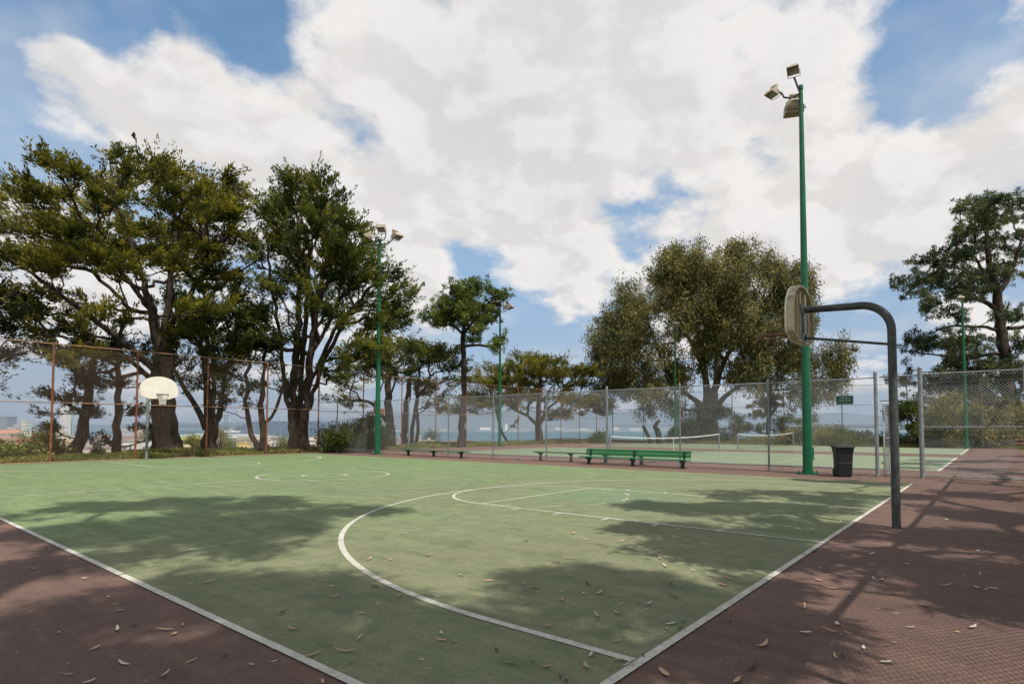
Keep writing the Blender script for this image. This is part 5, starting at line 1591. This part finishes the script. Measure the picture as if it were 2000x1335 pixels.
HAND = [(229, 1231, 'long', 'leaf_pale', 1.0), (325, 1231, 'long', 'leaf_tan', 1.1), (340, 1240, 'short', 'leaf_tan', 1), (186, 1267, 'mid', 'leaf_tan', .8), (240, 1297, 'long', 'leaf_pale', .9), (63, 1113, 'long', 'leaf_tan', 1), (105, 1119, 'long', 'leaf_brown', 1),
        (235, 1124, 'long', 'leaf_brown', 1), (370, 1076, 'mid', 'leaf_tan', 1), (405, 1139, 'long', 'leaf_tan', 1.1), (356, 1098, 'mid', 'leaf_tan', .9), (572, 1231, 'long', 'leaf_tan', 1), (610, 1282, 'long', 'leaf_tan', 1), (672, 1275, 'long', 'leaf_tan', 1.1),
        (789, 1044, 'mid', 'leaf_tan', 1.2), (838, 1086, 'mid', 'leaf_tan', 1.1), (720, 1094, 'long', 'leaf_tan', 1), (762, 1095, 'short', 'leaf_tan', 1), (646, 1147, 'short', 'leaf_tan', 1), (955, 1136, 'mid', 'leaf_tan', 1.0), (900, 1125, 'short', 'leaf_tan', 1), (732, 1147, 'mid', 'leaf_brown', 1),
        (1098, 1174, 'long', 'leaf_tan', 1), (1148, 1142, 'long', 'leaf_brown', 1), (1045, 1149, 'mid', 'leaf_tan', 1.1), (1165, 1203, 'long', 'leaf_tan', 1), (1206, 1200, 'mid', 'leaf_tan', 1), (1070, 1225, 'short', 'leaf_tan', 1), (1115, 1092, 'long', 'leaf_tan', 1.1), (1214, 1058, 'long', 'leaf_tan', 1.2),
        (1210, 1292, 'short', 'leaf_tan', 1.1), (1144, 1304, 'mid', 'leaf_tan', 1), (1298, 1316, 'mid', 'leaf_tan', 1.2), (1440, 1331, 'mid', 'leaf_tan', 1), (1470, 1305, 'long', 'leaf_brown', 1.1), (1490, 1262, 'long', 'leaf_tan', 1.3), (1572, 1185, 'long', 'leaf_tan', 1), (1573, 1237, 'short', 'leaf_pale', 1.3), (1635, 1220, 'short', 'leaf_pale', 1.2),
        (1600, 1134, 'short', 'leaf_tan', 1.2), (1622, 1149, 'long', 'leaf_tan', 1.2), (1722, 1133, 'mid', 'leaf_tan', .9), (1844, 1144, 'long', 'leaf_pale', 1), (1909, 1148, 'long', 'leaf_pale', 1), (1940, 1150, 'short', 'leaf_pale', 1.1), (1731, 1295, 'short', 'leaf_pale', 1.2), (1702, 1082, 'mid', 'leaf_pale', 1), (1910, 1076, 'long', 'leaf_pale', 1),
        (1425, 1132, 'long', 'leaf_tan', 1.1), (1412, 1144, 'mid', 'leaf_tan', 1), (1300, 1107, 'long', 'leaf_pale', 1), (1278, 1117, 'mid', 'leaf_tan', 1), (1320, 1168, 'long', 'leaf_brown', 1), (1290, 1092, 'mid', 'leaf_tan', .9), (1645, 1020, 'mid', 'leaf_pale', 1.1), (1590, 1076, 'mid', 'leaf_tan', 1), (1170, 1160, 'mid', 'leaf_tan', 1), (1085, 1100, 'mid', 'leaf_brown', 1), (1570, 1083, 'long', 'leaf_brown', 1),
        (1325, 1033, 'long', 'leaf_pale', .9), (1120, 1043, 'mid', 'leaf_tan', 1.2), (1145, 1055, 'short', 'leaf_pale', 1.1), (1028, 1058, 'mid', 'leaf_brown', .9), (1240, 1018, 'mid', 'leaf_pale', 1), (1430, 1020, 'long', 'leaf_tan', 1), (1850, 1015, 'mid', 'leaf_pale', 1), (1770, 1102, 'short', 'leaf_pale', 1), (1880, 1205, 'long', 'leaf_brown', 1), (1900, 1226, 'mid', 'leaf_pale', 1), (1805, 1182, 'mid', 'leaf_tan', .8)]
for h in HAND:
    put_leaf(h[0], h[1], h[2], h[3], h[4] * .88)
rl2 = random.Random(91)
cnt = 0
while cnt < 125:
    u = rl2.uniform(0, 2000); v = 905 + 430 * rl2.random() ** .8
    g = gnd(u, v)
    dens_ = .25 + .75 * (1 - min(1, max(0, (g[1] - 1) / 14)))
    if rl2.random() > dens_: continue
    if g[0] > 9.4 or g[1] > 27 or g[1] < -2.2: continue
    put_leaf(u, v, rl2.choice(['short', 'short', 'mid', 'long']), rl2.choice(['leaf_tan', 'leaf_tan', 'leaf_brown', 'leaf_pale']), rl2.uniform(.35, .75))
    cnt += 1
# crumbs of bark, seeds and leaf scraps: one mesh of litter
def litter():
    rng = np.random.default_rng(77)
    V, Q, k = [], [], 0
    def scat(n, fx, size):
        nonlocal k
        for _ in range(n):
            x, y = fx()
            r = rng.uniform(.4, 1) * size
            a = rng.uniform(0, 6.28); e = rng.uniform(.3, .8)
            c, s = math.cos(a), math.sin(a)
            z = .0105 if (-WS < x < WS and 0 < y < LL) else .0045
            for (p, q) in ((-1, 0), (0, -e), (1, .1), (.1, e)):
                V.append((x + (p * c - q * s) * r, y + (p * s + q * c) * r, z + rng.uniform(0, .35) * r))
            Q.append((k, k + 1, k + 2, k + 3)); k += 4
    scat(2400, lambda: (rng.uniform(-10.5, 9.5), -2.2 + abs(rng.normal()) * 5), .011)
    scat(900, lambda: (rng.uniform(-9, 9.4), rng.uniform(-2, 20)), .014)
    scat(2600, lambda: (FX - .12 + rng.normal() * .10 if rng.random() < .7 else FX - abs(rng.normal()) * .5, rng.uniform(-2.2, 16) if rng.random() < .8 else rng.uniform(-2.2, 27)), .03)
    scat(1500, lambda: (rng.uniform(3, 9.7), -2.30 + abs(rng.normal()) * .14), .03)
    o = np_mesh('leaf_litter', np.array(V), np.array(Q), simple('mixed_leaf_litter', (0.40, 0.27, 0.16), (0.10, 0.065, 0.04), 25, .9, pos=(.42, .58)))
    tag(o, 'scattered crumbs of bark and dry leaves over the court and along the fence', 'litter', kind='stuff')
litter()

# ------------------------------------------------------------------ the city below the hill
WALLM = {}
def wallm(c):
    if c not in WALLM:
        c_ = c; c = tuple(min(.82, x * 1.3) for x in c)
        WALLM[c_] = simple('painted_wall', c, tuple(x * .86 for x in c), .4, .9, spec=.2)
    return WALLM.get(c) or WALLM[c_]
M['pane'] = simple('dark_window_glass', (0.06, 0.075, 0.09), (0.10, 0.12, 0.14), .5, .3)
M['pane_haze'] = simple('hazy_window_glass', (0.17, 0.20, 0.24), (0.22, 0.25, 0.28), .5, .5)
def building(u0, u1, vt, dist, label, wall, kind='flat', roofc=(.3, .3, .3), depth=None, win=(2, 3), vb=None, cat='house', group='houses and blocks below the park', yaw=None, haze=False, name='house', roofh=None):
    a = at(u0, vt, dist); b = at(u1, vt, dist)
    c = (a + b) / 2; w = float(np.linalg.norm((b - a)[:2])); top = float(c[2])
    depth = depth or w * (.9 if kind != 'flat' else .45)
    yw = -YAW if yaw is None else yaw
    base = float(terr_z(c[0] + FH[0] * depth / 2, c[1] + FH[1] * depth / 2)) - 4
    cen = c + FH * depth / 2
    root = empty(name, (cen[0], cen[1], base), yw); tag(root, label, cat, group)
    H = top - base
    rh = 0
    if kind != 'flat':
        rh = roofh or min(w * .3, H * .3)
    hb = H - rh
    MB().box((0, 0, hb / 2), (w, depth, hb)).build('wall', wallm(wall), root)
    rm = simple('roof_covering', roofc, tuple(x * .8 for x in roofc), .6, .9)
    if kind == 'flat':
        r = MB(); t = max(.25, w * .015)
        for (cx, cy, dx, dy) in ((0, -depth / 2, w + t, t), (0, depth / 2, w + t, t), (-w / 2, 0, t, depth - t), (w / 2, 0, t, depth - t)):
            r.box((cx, cy, hb + t * .9), (dx, dy, t * 2.2))
        r.box((0, 0, hb + .05), (w * .97, depth * .97, .12)); r.box((w * .15, 0, hb + t * 2), (w * .2, depth * .2, t * 4))
        r.build('roof', rm, root)
    elif kind == 'gable':       # ridge runs away from the camera
        o_ = .04 * w
        MB().add([(-w / 2 - o_, -depth / 2 - o_, hb), (w / 2 + o_, -depth / 2 - o_, hb), (0, -depth / 2 - o_, H), (-w / 2 - o_, depth / 2 + o_, hb), (w / 2 + o_, depth / 2 + o_, hb), (0, depth / 2 + o_, H)],
                 [(0, 1, 2), (3, 5, 4), (0, 2, 5, 3), (1, 4, 5, 2), (0, 3, 4, 1)]).build('roof', rm, root)
        MB().add([(-w * .47, -depth / 2 - o_ - .05, hb + .02), (w * .47, -depth / 2 - o_ - .05, hb + .02), (0, -depth / 2 - o_ - .05, H - rh * .08)], [(0, 1, 2)]).build('gable', wallm(wall), root)
    elif kind == 'side':        # ridge across
        o_ = .04 * w
        MB().add([(-w / 2 - o_, -depth / 2 - o_, hb), (w / 2 + o_, -depth / 2 - o_, hb), (w / 2 + o_, 0, H), (-w / 2 - o_, 0, H), (-w / 2 - o_, depth / 2 + o_, hb), (w / 2 + o_, depth / 2 + o_, hb)],
                 [(0, 1, 2, 3), (3, 2, 5, 4), (0, 3, 4), (1, 5, 2), (0, 4, 5, 1)]).build('roof', rm, root)
    elif kind == 'hip':
        o_ = .05 * w; q = w * .28
        MB().add([(-w / 2 - o_, -depth / 2 - o_, hb), (w / 2 + o_, -depth / 2 - o_, hb), (w / 2 + o_, depth / 2 + o_, hb), (-w / 2 - o_, depth / 2 + o_, hb), (-w / 2 + q, 0, H), (w / 2 - q, 0, H)],
                 [(0, 1, 5, 4), (1, 2, 5), (2, 3, 4, 5), (3, 0, 4), (0, 3, 2, 1)]).build('roof', rm, root)
    nx, nz = win
    if nx and nz:
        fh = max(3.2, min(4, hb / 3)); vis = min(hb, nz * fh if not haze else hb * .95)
        for iz in range(nz):
            for ix in range(nx):
                x = -w / 2 + w * (ix + .5) / nx; z = hb - vis * (iz + .5) / nz
                ww, wh = w / nx * .45, min(vis / nz * .5, 1.8 if not haze else 99)
                wn = MB().box((x, -depth / 2 - .04, z), (ww, .12, wh)).build('window', M['pane_haze'] if haze else M['pane'], root)
                if not haze and dist < 160:
                    MB().box((x, -depth / 2 - .12, z - wh / 2 - .06), (ww * 1.2, .12, .1)).box((x, -depth / 2 - .12, z), (.06, .06, wh)).build('frame', M['band'], wn)
    return root
TG = 'hazy downtown towers'
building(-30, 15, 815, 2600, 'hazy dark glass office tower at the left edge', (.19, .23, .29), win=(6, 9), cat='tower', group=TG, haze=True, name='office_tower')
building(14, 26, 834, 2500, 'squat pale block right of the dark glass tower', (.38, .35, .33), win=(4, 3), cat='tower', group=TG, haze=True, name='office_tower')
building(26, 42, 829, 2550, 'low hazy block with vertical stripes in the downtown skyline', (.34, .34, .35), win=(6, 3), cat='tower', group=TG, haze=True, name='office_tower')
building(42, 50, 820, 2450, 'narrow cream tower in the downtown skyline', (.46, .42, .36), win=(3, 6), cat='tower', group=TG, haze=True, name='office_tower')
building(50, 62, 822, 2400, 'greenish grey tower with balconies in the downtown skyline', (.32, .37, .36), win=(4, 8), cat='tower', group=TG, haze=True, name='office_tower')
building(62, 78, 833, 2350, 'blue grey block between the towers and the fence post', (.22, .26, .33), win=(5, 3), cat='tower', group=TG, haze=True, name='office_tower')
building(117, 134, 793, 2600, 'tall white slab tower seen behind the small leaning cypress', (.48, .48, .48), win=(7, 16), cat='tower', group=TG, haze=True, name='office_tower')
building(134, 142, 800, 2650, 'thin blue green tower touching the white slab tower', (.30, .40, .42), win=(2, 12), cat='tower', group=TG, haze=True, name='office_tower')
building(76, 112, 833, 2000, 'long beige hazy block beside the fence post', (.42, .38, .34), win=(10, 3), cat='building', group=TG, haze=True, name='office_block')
building(232, 262, 836, 1900, 'hazy grey block behind the straight cypress', (.36, .36, .37), win=(8, 3), cat='building', group=TG, haze=True, name='office_block')
building(262, 283, 839, 1900, 'hazy beige block left of the hoop pole', (.42, .38, .35), win=(6, 2), cat='building', group=TG, haze=True, name='office_block')
B1 = [(-60, 28, 840, 900, 'wide building with salmon tiled roof in the middle distance', (.42, .36, .33), 'hip', (.46, .22, .15), (8, 2)),
      (12, 40, 846, 700, 'grey white flat block below the salmon roof', (.46, .43, .42), 'flat', (.4, .38, .36), (5, 2)),
      (38, 74, 843, 650, 'white terraced block left of the fence post', (.52, .50, .46), 'flat', (.45, .43, .4), (7, 3)),
      (60, 112, 846, 560, 'cream long low building behind the fence post', (.50, .46, .38), 'flat', (.4, .38, .33), (9, 2)),
      (-40, 20, 849, 480, 'pinkish house row at the left edge', (.46, .34, .32), 'flat', (.40, .34, .30), (6, 2)),
      (18, 58, 853, 420, 'pale flat roofed houses in the valley on the left', (.46, .42, .37), 'side', (.30, .27, .24), (5, 2)),
      (50, 90, 855, 330, 'grey roofed house in the valley left of the post', (.44, .42, .39), 'side', (.22, .21, .21), (4, 2)),
      (96, 150, 852, 400, 'cream house group behind the leaning cypress', (.50, .45, .38), 'flat', (.36, .33, .29), (6, 2)),
      (-90, 32, 861, 130, 'broad peach house wall with low roof at the left edge', (.50, .36, .25), 'flat', (.42, .31, .22), (0, 0)),
      (16, 40, 866, 95, 'small white house with orange tiled roof at the left', (.52, .50, .47), 'hip', (.46, .17, .08), (2, 2)),
      (38, 71, 864, 75, 'yellow cream house wall with red tiled cornice beside the fence post', (.56, .47, .27), 'flat', (.32, .12, .09), (0, 0)),
      (122, 146, 857, 200, 'yellowish gabled house behind the dark leaning trunk', (.55, .47, .30), 'gable', (.28, .25, .22), (2, 2)),
      (150, 205, 866, 190, 'low house with green hipped roof behind the cypresses', (.50, .40, .34), 'hip', (.17, .20, .12), (4, 1)),
      (158, 226, 875, 120, 'wide pale pink house wall behind the grass', (.50, .40, .37), 'flat', (.42, .34, .31), (0, 0)),
      (230, 258, 851, 320, 'brown roofed house left of the hoop pole', (.46, .42, .38), 'side', (.20, .15, .14), (3, 1)),
      (228, 246, 864, 150, 'small salmon pink house next to the straight trunk', (.52, .36, .33), 'flat', (.40, .30, .28), (2, 2)),
      (240, 270, 862, 145, 'white house with tall windows left of the hoop pole', (.56, .55, .53), 'flat', (.40, .38, .36), (3, 3)),
      (270, 303, 862, 150, 'white ornate house behind the hoop pole', (.58, .56, .54), 'gable', (.38, .37, .37), (4, 3)),
      (345, 392, 853, 700, 'long industrial shed with yellow green roof', (.30, .32, .20), 'side', (.38, .40, .13), (0, 0)),
      (350, 366, 868, 170, 'small cream gabled house right of the huge trunk', (.56, .46, .30), 'gable', (.50, .40, .25), (2, 1)),
      (340, 400, 862, 420, 'dark flat roofed shed right of the huge trunk', (.12, .13, .13), 'flat', (.10, .11, .11), (7, 1)),
      (420, 500, 863, 500, 'long dark grey warehouse with pale roof line behind the forked cypress', (.13, .13, .13), 'flat', (.28, .26, .22), (12, 2)),
      (425, 452, 855, 900, 'distant pale roofed warehouse near the bridge tower', (.32, .30, .27), 'side', (.24, .22, .20), (5, 1)),
      (456, 500, 852, 950, 'distant flat roofed brown warehouse by the water', (.30, .27, .22), 'side', (.23, .22, .17), (0, 0)),
      (462, 485, 866, 230, 'small bright yellow house with a porch in the valley', (.62, .48, .20), 'flat', (.60, .46, .22), (3, 2)),
      (492, 512, 853, 160, 'cream gabled house framed by the curved thin trunk', (.58, .48, .38), 'gable', (.46, .40, .34), (2, 3)),
      (519, 531, 856, 170, 'narrow cream house right of the thin dark trunk', (.55, .47, .36), 'gable', (.50, .34, .28), (1, 2)),
      (529, 553, 857, 150, 'white bay windowed house in the row', (.56, .55, .52), 'flat', (.32, .32, .33), (3, 3)),
      (547, 567, 856, 165, 'pinkish house with grey roof beside the double trunk', (.50, .38, .34), 'side', (.24, .22, .23), (2, 2)),
      (596, 623, 852, 130, 'bright white and pink gabled house right of the double trunk', (.62, .56, .52), 'gable', (.46, .34, .32), (1, 2)),
      (740, 775, 858, 170, 'white gabled house behind the grove', (.56, .54, .50), 'gable', (.30, .30, .31), (3, 1)),
      (772, 820, 849, 190, 'white house with dark grey roof behind the grove trunks', (.60, .56, .50), 'side', (.16, .16, .18), (5, 1)),
      (815, 848, 864, 120, 'cream stucco house with arched windows behind the grass', (.58, .50, .42), 'flat', (.48, .42, .36), (3, 1)),
      (846, 878, 861, 140, 'grey gabled house right of the cream stucco house', (.42, .38, .34), 'gable', (.30, .27, .26), (2, 1)),
      (868, 918, 858, 150, 'brown roofed low house beside the slender pine trunk', (.40, .31, .26), 'side', (.17, .14, .14), (4, 1))]
for bb in B1:
    u0, u1, vt, ds, lab, wc, kd, rc, wn = bb
    building(u0, u1, vt, ds, lab, wc, kd, rc, win=wn)
rb_ = random.Random(12)
for k in range(46):
    u = rb_.uniform(-40, 330) if k < 32 else rb_.uniform(400, 640)
    ds = rb_.uniform(450, 1700) if k < 32 else rb_.uniform(380, 900)
    w_ = rb_.uniform(9, 22) * F / ds
    vt = 835.6 + (62 if k < 32 else 48) * F / ds * .28 + rb_.uniform(-2.5, 2)
    tone = rb_.choice([(.46, .43, .39), (.50, .44, .36), (.42, .36, .34), (.52, .50, .48), (.38, .38, .38)])
    building(u, u + w_, vt, ds, 'small pale house packed among others on the hazy slope below the park', tone, rb_.choice(['flat', 'gable', 'side']), rb_.choice([(.24, .22, .21), (.34, .30, .27), (.36, .24, .19)]), win=(3, 2), group='small pale houses on the far slope')
# little trees among the houses
def city_tree(u, v, ru, rv, dist, label, m, seed):
    rng = np.random.default_rng(seed)
    T = ellipse_tips([(u, v, ru, rv, int(max(16, ru * 2.2)))], dist, (u, ru * 1.1), rng, .8)
    cen = T.mean(axis=0); b = np.array([cen[0], cen[1], float(terr_z(cen[0], cen[1])) - .5])
    s = dist / 45
    root = empty('tree', b); tag(root, label, 'tree', 'small trees among the houses')
    V, Q, Tn = foliage('shrub', T, nrm(T - cen), cen, rng, .8, s * 1.5)
    # larger leaves because the tree is far away
    np_mesh('crown', V - b, Q, m, root, tint=Tn)
    V, Q = tubes_np([(np.array([b - b, (cen - b) * .6, cen - b]), np.array([.4, .3, .15]))] + [((np.array([(cen - b) * .5, T[i] - b])), np.array([.15, .05])) for i in range(8)], 6)
    np_mesh('trunk', V, Q, M['bark'], root)
city_tree(84, 853, 10, 9, 150, 'green tree crown left of the rusty fence post', M['bush'], 80)
city_tree(45, 858, 8, 4, 300, 'small dark tree among the pale houses on the left', M['bush'], 81)
city_tree(295, 853, 22, 8, 260, 'reddish olive tree behind the white houses', M['bush_yellow'], 82)
city_tree(378, 866, 18, 9, 200, 'olive tree by the dark shed right of the huge trunk', M['bush_yellow'], 83)
city_tree(430, 846, 8, 8, 180, 'dark reddish tree crown under the bridge tower', M['bush_yellow'], 84)
city_tree(443, 871, 6, 6, 220, 'small green tree in front of the warehouse', M['bush'], 85)
city_tree(553, 872, 6, 6, 120, 'small green tree in front of the pinkish house', M['bush'], 86)
city_tree(840, 850, 14, 6, 400, 'dark trees behind the cream stucco house', M['cypress_dark'], 87)

# far landmarks
def suspension_bridge():
    root = empty('suspension_bridge', at(441, 835, 4200)); tag(root, 'hazy grey suspension bridge tower and deck crossing the bay', 'bridge')
    o_ = np.array(root.location)
    gm = simple('hazy_bridge_steel', (.20, .24, .28), (.17, .21, .25), .01, .9)
    D0 = 4200
    def P_(u, v, dd=0): return at(u, v, D0 + dd) - o_
    tw = MB()
    for u in (438.6, 444.4):
        tw.tube([P_(u, 853), P_(u, 809)], 1.9, 6)
    for v0, v1 in ((810, 817), (817, 825), (825, 833), (833, 842)):
        tw.tube([P_(438.6, v0), P_(444.4, v1)], .9, 5).tube([P_(444.4, v0), P_(438.6, v1)], .9, 5)
    for v in (810, 817, 825, 833):
        tw.tube([P_(438.6, v), P_(444.4, v)], 1.2, 5)
    tw.build('tower', gm, root)
    MB().box(tuple((P_(330, 831.2, 0) + P_(640, 833, 0)) / 2), (float(np.linalg.norm(P_(330, 831.2) - P_(640, 833))), 18, 8.5), Matrix.Rotation(-YAW, 3, 'Z')).build('deck', gm, root)
    cb = MB()
    for (ua, ub, va, vb, vm) in ((444.4, 500, 809.5, 828, 826.5), (372, 438.6, 828, 809.5, 826.5)):
        pl = []
        for k in range(13):
            t = k / 12; q = t if ua > 440 else 1 - t
            v = 809.5 + (829.5 - 809.5) * (1 - (1 - q) ** 2)
            pl.append(P_(ua + (ub - ua) * t, v))
        cb.tube(pl, .8, 5)
    cb.build('cable', gm, root)
suspension_bridge()
def far_block(u0, u1, vt, vb, dist, label, c, name='building'):
    a = at(u0, vt, dist); b = at(u1, vt, dist); lo = at((u0 + u1) / 2, vb, dist)
    cen = (a + b) / 2; w = float(np.linalg.norm((b - a)[:2])); h = float(a[2] - lo[2])
    root = empty(name, (cen[0], cen[1], lo[2]), -YAW); tag(root, label, 'building', 'white blocks on the far shore')
    MB().box((0, 0, h / 2), (w, w * .6, h)).build('wall', wallm(c), root)
    MB().box((0, 0, h + h * .03), (w * 1.02, w * .62, h * .06)).build('roof', wallm(tuple(x * .8 for x in c)), root)
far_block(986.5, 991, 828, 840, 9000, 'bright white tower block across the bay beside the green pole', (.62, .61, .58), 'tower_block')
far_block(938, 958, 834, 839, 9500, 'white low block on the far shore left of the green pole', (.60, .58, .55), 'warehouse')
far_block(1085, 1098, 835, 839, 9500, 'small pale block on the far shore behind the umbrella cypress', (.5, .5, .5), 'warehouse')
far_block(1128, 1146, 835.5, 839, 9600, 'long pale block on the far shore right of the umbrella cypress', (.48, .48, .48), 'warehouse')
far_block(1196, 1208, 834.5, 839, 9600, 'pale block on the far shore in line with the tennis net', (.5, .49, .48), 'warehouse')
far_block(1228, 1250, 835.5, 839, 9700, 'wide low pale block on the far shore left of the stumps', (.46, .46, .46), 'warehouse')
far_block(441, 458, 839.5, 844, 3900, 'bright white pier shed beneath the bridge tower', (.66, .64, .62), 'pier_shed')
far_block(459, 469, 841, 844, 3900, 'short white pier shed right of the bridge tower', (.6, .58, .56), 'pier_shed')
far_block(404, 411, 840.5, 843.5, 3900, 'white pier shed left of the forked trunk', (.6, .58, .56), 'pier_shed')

# ------------------------------------------------------------------ render settings
sc_ = bpy.context.scene
sc_.view_settings.view_transform = 'Standard'
sc_.view_settings.look = 'None'
sc_.view_settings.exposure = 0
sc_.cycles.max_bounces = 4
sc_.cycles.diffuse_bounces = 2
sc_.cycles.glossy_bounces = 2
sc_.cycles.transparent_max_bounces = 8
sc_.cycles.use_denoising = True
